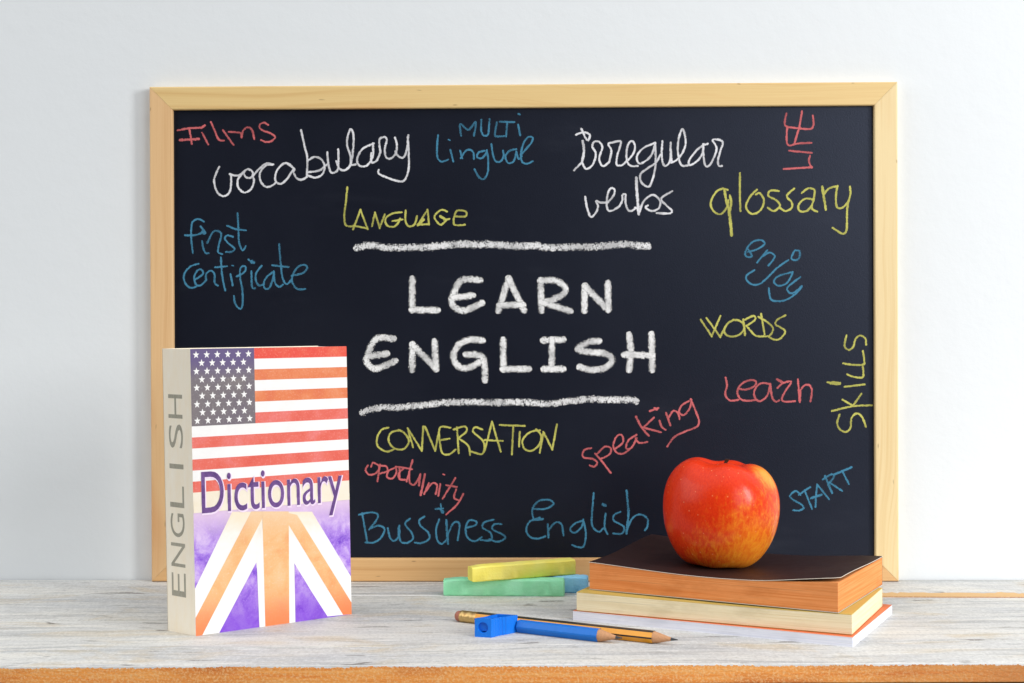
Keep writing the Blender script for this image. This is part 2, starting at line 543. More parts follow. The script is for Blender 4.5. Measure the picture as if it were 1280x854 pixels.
# ------------------------------------------------------------------ chalkboard
BW, BH, FW, BT = 0.6005, 0.3993, 0.0187, 0.0092
board = empty("chalkboard", (wall_o[0] - 0.001, wall_o[1], 0.00025), (R(-0.1), 0, YAW))
tag(board, "black chalkboard in a pale pine frame covered in coloured English words", "chalkboard")
prof = [(0.0, BT), (0.0, 0.0012), (0.0003, 0.0004), (0.0011, 0.0), (0.0176, 0.0), (0.0183, 0.0003), (FW, 0.0010), (FW, BT)]
def rail(side, mat):
    bm = bmesh.new()
    uvl = bm.loops.layers.uv.new("UVMap")
    L = BW if side in 'TB' else BH
    N = 12
    rings = []
    for k in range(N + 1):
        ring = []
        for (w, y) in prof:
            a = w + 0.00008
            s = a + (L - 2 * a) * k / N
            if side == 'T': p = (-BW / 2 + s, y, BH - w)
            elif side == 'B': p = (-BW / 2 + s, y, w)
            elif side == 'L': p = (-BW / 2 + w, y, s)
            else: p = (BW / 2 - w, y, s)
            ring.append((bm.verts.new(p), (s, w + y)))
        rings.append(ring)
    flip = side in 'BR'
    def mk(q):
        q = list(reversed(q)) if flip else q
        f = face(bm, [a for a, _ in q])
        for lp, (_, uv) in zip(f.loops, q):
            lp[uvl].uv = uv
    m = len(prof)
    for k in range(N):
        for j in range(m):
            i = (j + 1) % m
            mk([rings[k][j], rings[k][i], rings[k + 1][i], rings[k + 1][j]])
    mk(list(reversed(rings[0]))); mk(rings[N])
    bmesh.ops.recalc_face_normals(bm, faces=bm.faces)
    return obj("frame_rail", bm, mat, board)
for s, m in zip('TBLR', M['pine']):
    rail(s, m)
PY = 0.0042
bm = bmesh.new()
box(bm, -BW / 2 + FW - 0.0006, BW / 2 - FW + 0.0006, PY, 0.0075, FW - 0.0006, BH - FW + 0.0006)
panel = obj("writing_surface", bm, M['board'], board)

# sketch-sheet coordinates (a 1280 x 854 drawing of the board) -> board coordinates
QC = [(185.0, 108.5), (1119.3, 102.2), (1123.3, 727.5), (191.0, 728.5)]
def to_board(x, y):
    a, b = 0.5, 0.5
    for _ in range(12):
        tx = QC[0][0] + (QC[1][0] - QC[0][0]) * a; ty = QC[0][1] + (QC[1][1] - QC[0][1]) * a
        bx = QC[3][0] + (QC[2][0] - QC[3][0]) * a; by = QC[3][1] + (QC[2][1] - QC[3][1]) * a
        px = tx + (bx - tx) * b; py = ty + (by - ty) * b
        a += (x - px) / 934.0; b += (y - py) / 622.0
    return -BW / 2 + BW * a, BH * (1 - b)

def smooth_path(pts, step):
    if len(pts) == 2:
        out = []
        d = math.dist(pts[0], pts[1])
        n = max(2, int(d / step))
        return [(pts[0][0] + (pts[1][0] - pts[0][0]) * k / n, pts[0][1] + (pts[1][1] - pts[0][1]) * k / n) for k in range(n + 1)]
    P = [pts[0]] + list(pts) + [pts[-1]]
    out = []
    for i in range(1, len(P) - 2):
        p0, p1, p2, p3 = P[i - 1], P[i], P[i + 1], P[i + 2]
        n = max(2, int(math.dist(p1, p2) / step))
        for k in range(n):
            t = k / n
            q = []
            for c in (0, 1):
                q.append(0.5 * (2 * p1[c] + (-p0[c] + p2[c]) * t + (2 * p0[c] - 5 * p1[c] + 4 * p2[c] - p3[c]) * t * t
                                + (-p0[c] + 3 * p1[c] - 3 * p2[c] + p3[c]) * t ** 3))
            out.append(tuple(q))
    out.append(pts[-1])
    return out

lift_count = [0]
def chalk(label, mat, width, org, strokes, sharp=False, jitter=0.10):
    """one chalked word: flat ribbons lying on the writing surface"""
    x0, y0, sc = org
    bm = bmesh.new()
    uvl = bm.loops.layers.uv.new("UVMap")
    z = 0.00005
    for st in strokes:
        wf = 1.0
        if isinstance(st[0], (int, float)):
            wf, st = st[0], st[1:]
        pts = [(x0 + p[0] / sc, y0 + p[1] / sc) for p in st]
        if len(pts) == 1:
            pts = [(pts[0][0] - 0.7, pts[0][1] - 0.3), (pts[0][0] + 0.7, pts[0][1] + 0.3)]
        if sharp:
            path = []
            for a, b in zip(pts[:-1], pts[1:]):
                path += smooth_path([a, b], 1.0)[:-1]
            path.append(pts[-1])
        else:
            path = smooth_path(pts, 1.1)
        bp = [to_board(*p) for p in path]
        hw = width * wf * 0.5
        n = len(bp)
        # round caps: add short lead-in and lead-out
        def ext(a, b, r):
            d = math.dist(a, b) or 1e-6
            return (a[0] + (a[0] - b[0]) / d * r, a[1] + (a[1] - b[1]) / d * r)
        pre = [(ext(bp[0], bp[min(2, n - 1)], hw * q), math.sqrt(max(0, 1 - q * q))) for q in (0.98, 0.8, 0.45)]
        post = [(ext(bp[-1], bp[max(0, n - 3)], hw * q), math.sqrt(max(0, 1 - q * q))) for q in (0.45, 0.8, 0.98)]
        seq = pre + [(p, 1.0) for p in bp] + post
        ph = random.uniform(0, 100)
        prev = None
        m = len(seq)
        for k, (p, f) in enumerate(seq):
            a = seq[max(0, k - 1)][0]; b = seq[min(m - 1, k + 1)][0]
            d = math.dist(a, b) or 1e-6
            nx, ny = -(b[1] - a[1]) / d, (b[0] - a[0]) / d
            w = hw * f * (1 + jitter * mnoise.noise(Vector((ph + k * 0.22, 0, 0))) * 2)
            w = max(w, hw * 0.12)
            yy = PY - z - k * 2.0e-7
            row = [bm.verts.new((p[0] + nx * w, yy, p[1] + ny * w)), bm.verts.new((p[0], yy, p[1])),
                   bm.verts.new((p[0] - nx * w, yy, p[1] - ny * w))]
            ec = 1.0 if k in (0, m - 1) else 0.0
            row = list(zip(row, ((1, 0), (ec, 0), (1, 0))))
            if prev:
                for j in (0, 1):
                    q = [prev[j], prev[j + 1], row[j + 1], row[j]]
                    fc = face(bm, [v for v, _ in q])
                    if fc:
                        for lp, (_, uv) in zip(fc.loops, q):
                            lp[uvl].uv = uv
            prev = row
        z += 0.000012 + m * 1e-8
    o = obj("chalk_line" if label.endswith("line") else "chalk_word", bm, mat, panel)
    o["label"] = label
    return o

A1 = (200, 130, 5.3333); A2 = (420, 130, 4.923); A3 = (700, 130, 5.3333); A4 = (860, 130, 5.3333)
A5 = (210, 250, 5.695); A6 = (430, 290, 6.095); A7 = (620, 290, 5.818); A8 = (430, 400, 6.095)
B1 = (620, 400, 5.818); B2 = (860, 280, 5.3333); B3 = (870, 400, 5.3333); B4 = (440, 510, 4.496)
B5 = (640, 490, 4.065); B6 = (940, 560, 5.34)
TH_ = 0.0020
def conv(src, dst, pts):
    return [((src[0] + x / src[2] - dst[0]) * dst[2], (src[1] + y / src[2] - dst[1]) * dst[2]) for x, y in pts]

chalk("red chalk word Films", M['ch_red'], TH_, A1, [
    [(105, 172), (180, 158), (250, 155), (285, 142)], [1.2, (265, 155), (285, 140)], [(182, 158), (200, 262)], [1.3, (122, 237), (245, 230)],
    [(270, 190), (310, 265)], [(328, 118), (352, 170), (375, 225), (393, 240), (415, 240)],
    [(410, 172), (480, 268)], [(450, 182), (525, 190), (535, 218)], [(535, 218), (545, 175), (575, 152), (605, 170), (620, 228)],
    [(712, 135), (685, 120), (657, 135), (665, 165), (735, 195), (760, 218), (735, 245), (700, 250), (668, 238)]])
vb = [
    [(385, 418), (352, 500), (370, 580), (410, 612), (450, 595), (465, 545), (465, 470)],
    [(458, 465), (490, 474), (525, 470), (555, 445)],
    [(600, 440), (575, 432), (552, 455), (565, 485), (597, 490), (615, 462), (600, 440)],
    [(545, 458), (512, 500), (515, 555), (555, 588), (600, 565), (620, 515), (610, 475)],
    [(612, 478), (650, 435), (700, 395), (748, 400)],
    [(742, 402), (705, 405), (665, 445), (660, 500), (690, 545), (730, 548), (770, 520)],
    [(890, 430), (850, 395), (810, 400), (770, 450), (765, 510), (800, 530), (840, 500), (880, 440)],
    [(845, 396), (890, 430), (885, 450), (905, 490), (935, 503), (972, 488)],
    [(935, 172), (962, 290), (978, 360), (975, 482)],
    [(978, 375), (1030, 350), (1075, 370), (1095, 420), (1075, 470), (1030, 488), (985, 475)],
    [(988, 452), (1060, 440), (1110, 400)],
    [(1112, 320), (1120, 400), (1140, 455), (1180, 440), (1187, 375), (1185, 300)],
    [(1172, 380), (1195, 430), (1230, 440), (1270, 405)]]
vb2 = [
    [(30, 402), (55, 403), (85, 375), (102, 290), (105, 190), (88, 152), (70, 190), (66, 250), (85, 310), (92, 368), (118, 370)],
    [(230, 240), (160, 275), (128, 340), (145, 378), (190, 375), (225, 320), (225, 240)],
    [(215, 300), (217, 355), (250, 345), (272, 292)],
    [(272, 290), (265, 220), (290, 200), (312, 215), (300, 270), (305, 320), (330, 335), (365, 305), (374, 250), (362, 205)],
    [(365, 290), (385, 320), (415, 325), (435, 280), (445, 190)],
    [(440, 200), (447, 300), (447, 400), (420, 468), (370, 470), (300, 445), (262, 425), (262, 405)]]
chalk("white chalk word vocabulary", M['ch_white'], TH_ * 1.05, A1, vb + [conv(A2, A1, s) for s in vb2])
chalk("blue chalk word MULTi", M['ch_blue'], TH_, A2, [
    [(770, 190), (765, 120), (815, 155), (860, 108), (850, 190)], [(895, 95), (895, 160), (910, 190), (935, 185), (942, 140), (945, 90)],
    [(990, 110), (980, 180), (985, 195), (1035, 195)], [(1010, 105), (1098, 108)], [(1055, 108), (1048, 195)],
    [(1122, 125), (1135, 188)], [(1128, 58)]])
chalk("blue chalk word lingual", M['ch_blue'], TH_, A2, [
    [(628, 190), (622, 260), (625, 325), (650, 352), (690, 340)], [(705, 280), (722, 350)], [0.8, (697, 218)],
    [(765, 285), (777, 330)], [(770, 330), (800, 285), (830, 280), (848, 300), (850, 335)],
    [(915, 285), (880, 295), (870, 325), (900, 330), (925, 300), (930, 282)], [(930, 285), (938, 340), (935, 420), (910, 460), (880, 445), (855, 400)],
    [(958, 245), (968, 310), (985, 350), (1015, 350), (1032, 318), (1030, 285)],
    [(1110, 275), (1070, 285), (1045, 320), (1060, 358), (1095, 350), (1112, 290)], [(1112, 290), (1125, 335), (1145, 320)],
    [(1140, 310), (1200, 240), (1212, 205), (1185, 200), (1155, 240), (1140, 310), (1150, 355), (1180, 365), (1212, 350)]])
chalk("yellow chalk word LANGUAGE", M['ch_yellow'], TH_, A2, [
    [(68, 512), (60, 600), (50, 690), (60, 745), (102, 752)], [(105, 770), (130, 705), (150, 650)], [(150, 650), (195, 768)], [(108, 748), (190, 764)],
    [(222, 750), (240, 668)], [(240, 668), (270, 762)], [(270, 762), (300, 680)],
    [(405, 665), (350, 672), (305, 705), (315, 745), (355, 755), (385, 730), (395, 705)], [(350, 720), (410, 710)],
    [(430, 655), (430, 720), (450, 752), (485, 740), (500, 690)],
    [(505, 745), (565, 650)], [(565, 650), (575, 740)], [(505, 742), (575, 738)], [1.4, (510, 740), (540, 712)],
    [(685, 660), (650, 650), (608, 690), (625, 725), (650, 742), (680, 715)], [1.2, (645, 690), (680, 712)], [(670, 712), (700, 706)],
    [(735, 690), (800, 690), (800, 660), (750, 655), (730, 690), (728, 735), (745, 745), (795, 742)]])
chalk("white chalk word irregular", M['ch_white'], TH_ * 1.05, A3, [
    [(110, 200), (160, 185), (200, 200), (195, 230), (180, 235), (145, 162)],
    [1.2, (155, 245), (162, 310), (150, 385)], [(98, 438), (150, 385)], [(150, 385), (165, 418), (182, 430), (215, 410), (237, 365)],
    [(237, 368), (240, 320), (218, 280), (230, 248), (265, 250), (285, 285), (270, 335), (265, 372), (290, 412), (330, 385)],
    [(330, 385), (345, 310), (325, 265), (345, 255), (405, 245), (400, 290), (385, 340), (380, 400), (415, 405), (445, 380)],
    [(445, 382), (490, 330), (502, 280), (485, 243), (455, 270), (445, 340), (455, 390), (480, 410), (520, 410)],
    [(635, 255), (560, 290), (518, 340), (525, 390), (560, 385), (610, 340), (638, 260)],
    [(636, 260), (640, 400), (620, 500), (595, 548), (550, 525), (538, 470), (580, 430), (640, 390), (672, 335)],
    [(685, 245), (680, 330), (690, 395), (710, 408), (737, 370), (740, 255)], [1.2, (740, 300), (745, 385)],
    [(745, 388), (780, 370), (820, 320), (840, 250), (820, 163), (795, 220), (788, 310), (810, 402), (860, 405)],
    [(985, 262), (930, 290), (870, 360), (862, 402), (900, 390), (945, 340), (960, 265)],
    [(955, 265), (960, 350), (972, 408), (1000, 405), (1030, 350)],
    [(1030, 350), (1045, 290), (1020, 238), (1060, 235), (1086, 255), (1070, 310), (1055, 370), (1060, 408), (1080, 410)]])
chalk("white chalk word verbs", M['ch_white'], TH_ * 1.05, A3, [
    [(172, 618), (185, 690), (210, 750), (245, 720), (258, 680), (245, 645), (275, 655), (322, 655)],
    [(320, 655), (360, 610), (368, 570), (345, 558), (325, 590), (315, 660), (325, 705), (355, 708), (400, 680)],
    [(400, 680), (420, 640), (420, 605), (440, 600), (440, 650), (455, 700), (480, 712), (510, 690)],
    [1.35, (512, 490), (516, 580), (525, 680), (530, 730)], [(505, 690), (522, 700), (530, 728), (560, 650), (620, 603), (668, 640), (665, 690), (620, 712), (575, 690), (588, 675)],
    [(750, 580), (690, 615), (680, 640), (720, 680), (750, 710), (730, 728), (650, 725)]])
chalk("red chalk word LIFE written sideways", M['ch_red'], TH_, A4, [
    [(655, 60), (645, 110), (655, 145), (740, 158), (815, 162), (835, 130), (830, 75)], [(758, 45), (740, 158)],
    [(660, 150), (657, 240), (675, 272), (730, 260), (820, 255)], [(735, 170), (710, 255)], [(675, 308), (822, 322)],
    [(640, 430), (825, 418)], [(822, 420), (805, 375), (812, 342)]])
chalk("yellow chalk word glossary", M['ch_yellow'], TH_ * 1.05, A4, [
    [(265, 570), (235, 562), (195, 580), (158, 640), (160, 690), (190, 725), (225, 730), (260, 690), (272, 640)],
    [1.2, (245, 570), (258, 640), (275, 700)], [1.45, (275, 700), (288, 800), (294, 872)], [1.2, (282, 610), (290, 650), (280, 720)],
    [(348, 460), (348, 600), (352, 710)], [(460, 570), (420, 610), (390, 670), (400, 710), (440, 732), (490, 700), (508, 640), (480, 592), (455, 600)],
    [(605, 578), (550, 575), (538, 610), (590, 640), (614, 675), (575, 712), (535, 690)],
    [(708, 562), (660, 610), (690, 650), (692, 690), (650, 712), (615, 690)],
    [(760, 590), (800, 560), (842, 570), (840, 620), (825, 690), (860, 715)], [(835, 635), (780, 630), (738, 670), (745, 710), (790, 712), (825, 675)],
    [1.2, (895, 550), (905, 620), (918, 700)], [(905, 600), (940, 560), (995, 545)],
    [(995, 545), (985, 610), (990, 680), (1020, 692), (1060, 660), (1080, 600), (1078, 550)],
    [(1075, 620), (1060, 700), (1058, 820), (1048, 855), (1025, 862), (965, 825)]])
chalk("blue chalk word first", M['ch_blue'], TH_, A5, [
    [(245, 152), (205, 135), (165, 155), (155, 210), (158, 300), (168, 375)], [(112, 250), (185, 250), (250, 225)],
    [(235, 295), (245, 350), (262, 380), (280, 378)], [1.2, (225, 190), (245, 215)], [1.9, (245, 230)],
    [(272, 305), (310, 230), (345, 220), (372, 245), (355, 320), (350, 372), (378, 385)],
    [(455, 262), (415, 252), (398, 275), (425, 310), (467, 345), (450, 368), (408, 370)],
    [(488, 95), (495, 200), (500, 300), (525, 358), (548, 330)], [(415, 182), (480, 208), (548, 215)]])
chalk("blue chalk word certificate", M['ch_blue'], TH_, A5, [
    [(208, 455), (150, 475), (106, 530), (115, 595), (160, 628), (205, 610)],
    [(190, 565), (240, 530), (235, 500), (205, 500), (180, 545), (190, 600), (225, 610), (265, 570)],
    [(265, 570), (262, 552), (270, 520), (300, 505), (325, 530), (325, 590), (348, 610)],
    [(370, 410), (380, 540), (402, 645)], [(330, 480), (412, 472)], [(440, 530), (455, 608)], [0.8, (455, 468)],
    [(485, 545), (530, 522), (550, 490), (535, 470), (510, 490), (510, 560), (525, 640), (528, 740), (510, 778), (475, 740), (465, 688)],
    [(590, 510), (595, 620), (615, 630)], [(570, 425), (590, 440)], [1.8, (598, 442)],
    [(662, 470), (625, 520), (622, 570), (645, 610), (680, 600)],
    [(750, 510), (700, 550), (678, 600), (690, 632), (720, 625), (745, 560), (752, 515)], [1.3, (750, 520), (752, 570)], [(752, 560), (765, 600), (790, 620), (815, 605)],
    [(788, 315), (800, 450), (815, 560), (845, 600), (875, 570)], [(740, 465), (855, 478)],
    [(880, 540), (960, 520), (990, 480), (965, 462), (920, 480), (885, 540), (885, 590), (920, 635), (975, 635)]])
BW_ = 0.0066
chalk("dusty white chalk upper line", M['ch_dust'], 0.0068, A6, [
    [(100, 120), (200, 100), (300, 118), (400, 118), (500, 118), (640, 115), (720, 105), (800, 98), (900, 90), (1000, 95), (1100, 92)]
    + conv(A7, A6, [(0, 92), (100, 100), (200, 102), (300, 98), (350, 110), (450, 112), (550, 108), (650, 108), (750, 105), (850, 95), (950, 88), (1030, 98), (1108, 102)])])
learn = [
    [(525, 360), (525, 595)], [(525, 595), (715, 598)], [(1040, 368), (900, 370), (835, 490), (835, 560), (900, 600), (970, 585), (1055, 545)],
    [(850, 500), (985, 485)]] + [conv(A7, A6, s) for s in [
    [(25, 570), (98, 340)], [(98, 340), (210, 570)], [(35, 535), (200, 530)],
    [(340, 570), (332, 355)], [(332, 355), (430, 352), (500, 390), (512, 430), (470, 470), (360, 515), (340, 512)], [(370, 522), (545, 575)],
    [(650, 570), (655, 395)], [(655, 395), (820, 565)], [(825, 565), (820, 375)]]]
chalk("large white chalk capitals LEARN", M['ch_bold'], BW_, A6, learn, jitter=0.07)
eng = [
    [(380, 145), (250, 148), (182, 280), (185, 335), (240, 375), (310, 355), (395, 318)], [(190, 280), (330, 262)],
    [(525, 380), (530, 192)], [(530, 192), (710, 375)], [(710, 375), (697, 170)],
    [(1060, 158), (960, 155), (880, 195), (843, 270), (860, 335), (920, 370), (990, 355), (1060, 312)], [(940, 265), (1030, 270), (1075, 310), (1085, 460)]
    ] + [conv(B1, A8, s) for s in [
    [(60, 150), (62, 360)], [(62, 360), (245, 360)], [(355, 150), (495, 145)], [(415, 150), (415, 358)], [(360, 360), (495, 360)],
    [(755, 155), (680, 165), (605, 215), (690, 235), (790, 245), (842, 270), (850, 310), (790, 355), (700, 365), (620, 345)],
    [(978, 112), (990, 240), (978, 362)], [(1140, 108), (1145, 362)], [(945, 255), (1000, 255), (1140, 262)]]]
chalk("large white chalk capitals ENGLISH", M['ch_bold'], BW_, A8, eng, jitter=0.07)
chalk("dusty white chalk lower line", M['ch_dust'], 0.0064, A8, [
    [(150, 712), (200, 690), (300, 672), (420, 672), (550, 660), (650, 650), (750, 635), (850, 632), (1000, 630)]
    + conv(B1, A8, [(0, 605), (100, 602), (200, 602), (300, 608), (400, 615), (500, 600), (600, 590), (700, 580), (850, 585), (1000, 585), (1028, 595)])])
chalk("blue chalk word enjoy slanting downwards", M['ch_blue'], TH_, B2, [
    [(405, 185), (470, 165), (514, 130), (490, 106), (440, 115), (400, 155), (385, 205), (410, 220), (430, 210), (405, 170)],
    [(465, 255), (530, 175)], [(500, 215), (545, 190), (580, 210), (570, 240), (540, 275)],
    [(670, 240), (600, 290), (545, 345), (490, 395), (440, 405), (400, 380), (393, 345), (445, 308)],
    [(715, 175), (745, 180), (745, 220), (725, 240), (693, 232), (700, 200), (715, 175)],
    [(700, 320), (610, 345), (576, 385), (610, 412), (660, 395), (690, 350), (700, 320)],
    [(750, 355), (690, 400), (663, 430), (680, 458), (710, 458), (760, 415)], [(760, 420), (720, 465), (660, 505), (600, 515), (555, 500), (542, 430)]])
chalk("yellow chalk word WORDS", M['ch_yellow'], TH_, B2, [
    [(92, 640), (165, 750)], [(165, 750), (222, 615)], [(130, 628), (222, 755)], [(222, 755), (252, 690)],
    [(310, 640), (270, 665), (248, 710), (268, 745), (320, 750), (370, 720), (377, 670), (345, 645), (310, 640)],
    [1.2, (375, 640), (385, 740)], [(375, 645), (440, 613), (452, 640), (395, 680)], [(395, 680), (455, 745), (510, 750)],
    [(492, 600), (515, 735)], [(475, 620), (540, 660), (572, 700), (550, 745), (510, 750)],
    [(652, 610), (600, 640), (588, 670), (620, 690), (652, 720), (620, 765), (580, 772), (545, 755)]])
chalk("yellow chalk word skills written sideways", M['ch_yellow'], TH_, B3, [
    [(1005, 105), (993, 175), (1020, 200), (1050, 180), (1065, 130), (1095, 105), (1130, 125), (1135, 165)],
    [(985, 292), (1060, 302), (1115, 300), (1125, 285), (1115, 210)], [(1012, 365), (1050, 380), (1115, 382), (1112, 300)],
    [(995, 448), (1125, 432)], [1.0, (882, 418), (900, 420)], [1.7, (905, 422), (958, 425)],
    [(912, 610), (1050, 578), (1175, 572)], [(982, 535), (1050, 575)], [(1050, 575), (1105, 495)],
    [(962, 635), (946, 690), (965, 735), (1005, 750), (1035, 720), (1040, 660), (1075, 626), (1110, 650), (1135, 715)]])
chalk("red chalk word Learn in joined letters", M['ch_red'], TH_, B3, [
    [(205, 388), (214, 440), (203, 500), (235, 540), (290, 535)],
    [(290, 460), (340, 467), (395, 445), (407, 415), (370, 403), (310, 430), (283, 480), (305, 530), (360, 542), (410, 535)],
    [(500, 430), (440, 425), (400, 465), (398, 515), (430, 545), (480, 510), (500, 440)], [1.2, (500, 430), (508, 490)], [(508, 490), (520, 530), (540, 548), (560, 540)],
    [1.3, (548, 400), (580, 418)], [(550, 455), (585, 425), (640, 415), (600, 480), (578, 530), (600, 548), (665, 545)],
    [(685, 400), (697, 550)], [1.2, (700, 480), (697, 540)], [(695, 480), (730, 438), (765, 440), (777, 480), (768, 545)]])
chalk("yellow chalk word CONVERSATION", M['ch_yellow'], TH_, B4, [
    [(210, 115), (170, 130), (146, 180), (155, 225), (200, 250), (240, 240)],
    [(275, 130), (225, 145), (213, 190), (245, 232), (300, 235), (327, 190), (300, 145), (270, 128)],
    [(350, 225), (320, 120)], [(320, 120), (400, 245)], [(400, 245), (408, 110)], [(418, 110), (475, 245)], [(475, 245), (500, 120)],
    [(560, 115), (500, 118), (505, 220), (520, 262), (555, 266), (590, 240)], [(510, 185), (555, 178)],
    [(608, 258), (598, 115)], [(580, 125), (640, 108), (652, 135), (605, 175)], [(605, 175), (660, 215), (672, 268)],
    [(740, 125), (700, 113), (690, 140), (745, 190), (752, 240), (735, 265), (680, 250)],
    [(755, 245), (795, 82)], [(795, 82), (845, 250)], [(755, 185), (855, 190)], [(840, 100), (978, 105)], [(915, 105), (908, 265)], [(952, 140), (948, 220)],
    [(1065, 130), (1010, 140), (968, 185), (980, 235), (1020, 245), (1062, 210), (1072, 160), (1045, 125)],
    [(1065, 255), (1085, 140)], [(1085, 140), (1135, 238)], [(1135, 238), (1160, 98)]])
chalk("red chalk word oportunity slanting downwards", M['ch_red'], TH_ * 0.95, B4, [
    [(95, 330), (83, 355), (105, 382), (145, 370), (160, 335), (125, 313), (115, 335)], [(165, 325), (150, 418)], [(165, 330), (200, 335), (206, 360), (165, 375)],
    [(255, 340), (213, 360), (205, 395), (235, 402), (257, 370), (255, 340)], [(300, 345), (270, 375), (275, 405), (305, 410)], [(275, 345), (275, 405)],
    [(348, 300), (315, 420)], [(255, 335), (345, 350)], [(330, 365), (333, 425), (360, 437), (392, 385)], [1.2, (392, 380), (385, 440)],
    [1.2, (418, 380), (395, 495)], [(440, 430), (415, 490)], [(428, 470), (460, 430), (487, 440), (480, 490)], [(505, 435), (495, 500)], [0.8, (525, 380)],
    [(590, 400), (520, 515)], [(540, 440), (598, 450)], [(595, 465), (583, 510), (610, 525)], [(635, 490), (600, 550), (540, 605)]])
chalk("blue chalk word Bussiness", M['ch_blue'], TH_, B4, [
    [(65, 600), (95, 765)], [(48, 608), (110, 595), (152, 605), (145, 640), (105, 690)], [(110, 685), (160, 670), (192, 690), (170, 740), (130, 765), (85, 765)],
    [(210, 685), (225, 740), (250, 755), (275, 720), (275, 670)], [1.2, (272, 680), (272, 720)], [(270, 705), (285, 760), (320, 768)],
    [(335, 630), (308, 660), (345, 710), (352, 745), (320, 768)], [(415, 618), (388, 640), (395, 670), (440, 710), (442, 745), (400, 768), (365, 765)],
    [(500, 635), (483, 690), (490, 750), (515, 772), (545, 745)], [(480, 575), (520, 572)], [(508, 550), (515, 595), (525, 590), (500, 572)],
    [1.2, (540, 640), (550, 770)], [(548, 720), (580, 655), (614, 660), (605, 750)],
    [(655, 680), (705, 667), (707, 645), (670, 640), (650, 680), (660, 735), (700, 757), (740, 735)],
    [(805, 635), (755, 650), (745, 680), (790, 710), (792, 750), (735, 750)], [(850, 660), (810, 662), (803, 690), (860, 720), (872, 740), (830, 760), (785, 745)]])
chalk("blue chalk word English", M['ch_blue'], TH_, B5, [
    [(120, 600), (180, 600), (220, 575), (200, 555), (150, 558), (118, 590), (113, 625), (125, 655), (160, 655)], [1.2, (120, 657), (165, 652)],
    [(150, 645), (100, 665), (83, 710), (105, 745), (145, 752), (180, 740)],
    [(192, 680), (196, 745)], [(195, 710), (230, 670), (262, 680), (272, 735)],
    [(370, 660), (330, 675), (306, 705), (330, 722), (365, 690), (372, 655)], [(375, 665), (386, 730), (375, 790), (345, 795), (318, 785)],
    [(425, 520), (417, 620), (418, 685), (450, 718), (472, 700)], [(485, 625), (481, 690), (495, 728)], [1.8, (478, 580)],
    [(560, 615), (530, 630), (528, 660), (577, 690), (570, 725), (525, 725)],
    [1.2, (592, 508), (601, 620), (592, 725)], [(592, 715), (620, 650), (660, 628), (697, 650), (697, 690), (685, 708)]])
chalk("red chalk word speaking slanting upwards", M['ch_red'], TH_, B5, [
    [(410, 290), (375, 300), (370, 335), (420, 345), (442, 365), (425, 385), (405, 378)], [(432, 318), (470, 362), (510, 415)],
    [(440, 320), (480, 283), (510, 290), (505, 320), (460, 345)], [(530, 295), (572, 260), (565, 223), (540, 230), (523, 275), (540, 312), (575, 317), (612, 290)],
    [(640, 222), (600, 250), (588, 290), (615, 287), (642, 240)], [(637, 240), (655, 263), (695, 258)],
    [1.15, (638, 130), (665, 180), (702, 225)], [(728, 134), (673, 186)], [(670, 183), (764, 208)],
    [(758, 150), (768, 180), (787, 195)], [(708, 100), (750, 85)], [1.6, (738, 88)],
    [(790, 110), (812, 172)], [(800, 140), (825, 100), (850, 110), (858, 140)],
    [(905, 50), (870, 70), (856, 105), (880, 120), (910, 85), (918, 42)], [(915, 40), (940, 100), (957, 150), (945, 180), (880, 207), (830, 235), (797, 280)]])
chalk("blue chalk word START slanting upwards", M['ch_blue'], TH_, B6, [
    [(330, 318), (300, 293), (263, 325), (280, 350), (340, 385), (352, 410), (320, 425), (285, 423)], [(322, 318), (395, 268)], [(360, 290), (408, 412)],
    [(432, 398), (435, 330), (443, 252)], [(443, 250), (520, 347)], [1.15, (402, 342), (470, 318)],
    [1.15, (495, 195), (540, 305)], [(480, 215), (540, 180), (552, 200), (525, 237)], [(525, 237), (607, 292)], [1.15, (560, 180), (668, 135)], [(608, 160), (652, 245)]])

# ------------------------------------------------------------------ dictionary
DF0 = Vector((-0.2128, -0.1965)); DF1 = Vector((-0.1160, -0.1265)); DS0 = Vector((-0.2358, -0.1785))
DH, SHEAR = 0.1925, -0.0029
dic = empty("dictionary", (DF0.x, DF0.y, 0.0))
tag(dic, "thick upright English dictionary with flag stripes and stars on its cover", "book")
U2 = DF1 - DF0; W2 = DS0 - DF0
Nf = Vector((U2.y, -U2.x)).normalized()         # out of the front cover
Ns = Vector((-W2.y, W2.x)).normalized()         # out of the spine
if Ns.x > 0: Ns = -Ns
def shear(p):
    return (p[0] + SHEAR * p[2] / DH, p[1], p[2])
def cov(s, t, off=0.0):
    p = U2 * s + Nf * off
    return shear((p.x, p.y, DH * (1 - t)))
def spn(s, t, off=0.0):                          # s: 0 at the far edge .. 1 at the front corner
    p = W2 * (1 - s) + Ns * off
    return shear((p.x, p.y, DH * (1 - t)))
def z8(X, Y):
    px, py = 190 + X / 4.065, 600 + Y / 4.065
    for _ in range(3):
        y0 = 436 - 4 * (px - 240) / 195; 
    xl = 236 + (py - 436) / 359 * 7; xr = 435 + (py - 432) / 336 * 4
    a = (px - xl) / (xr - xl)
    top = 436 - 4 * a; bot = 795 - 27 * a
    s = a * 0.984 / (1.053 - a * (1.053 - 0.984))
    return s, (py - top) / (bot - top)

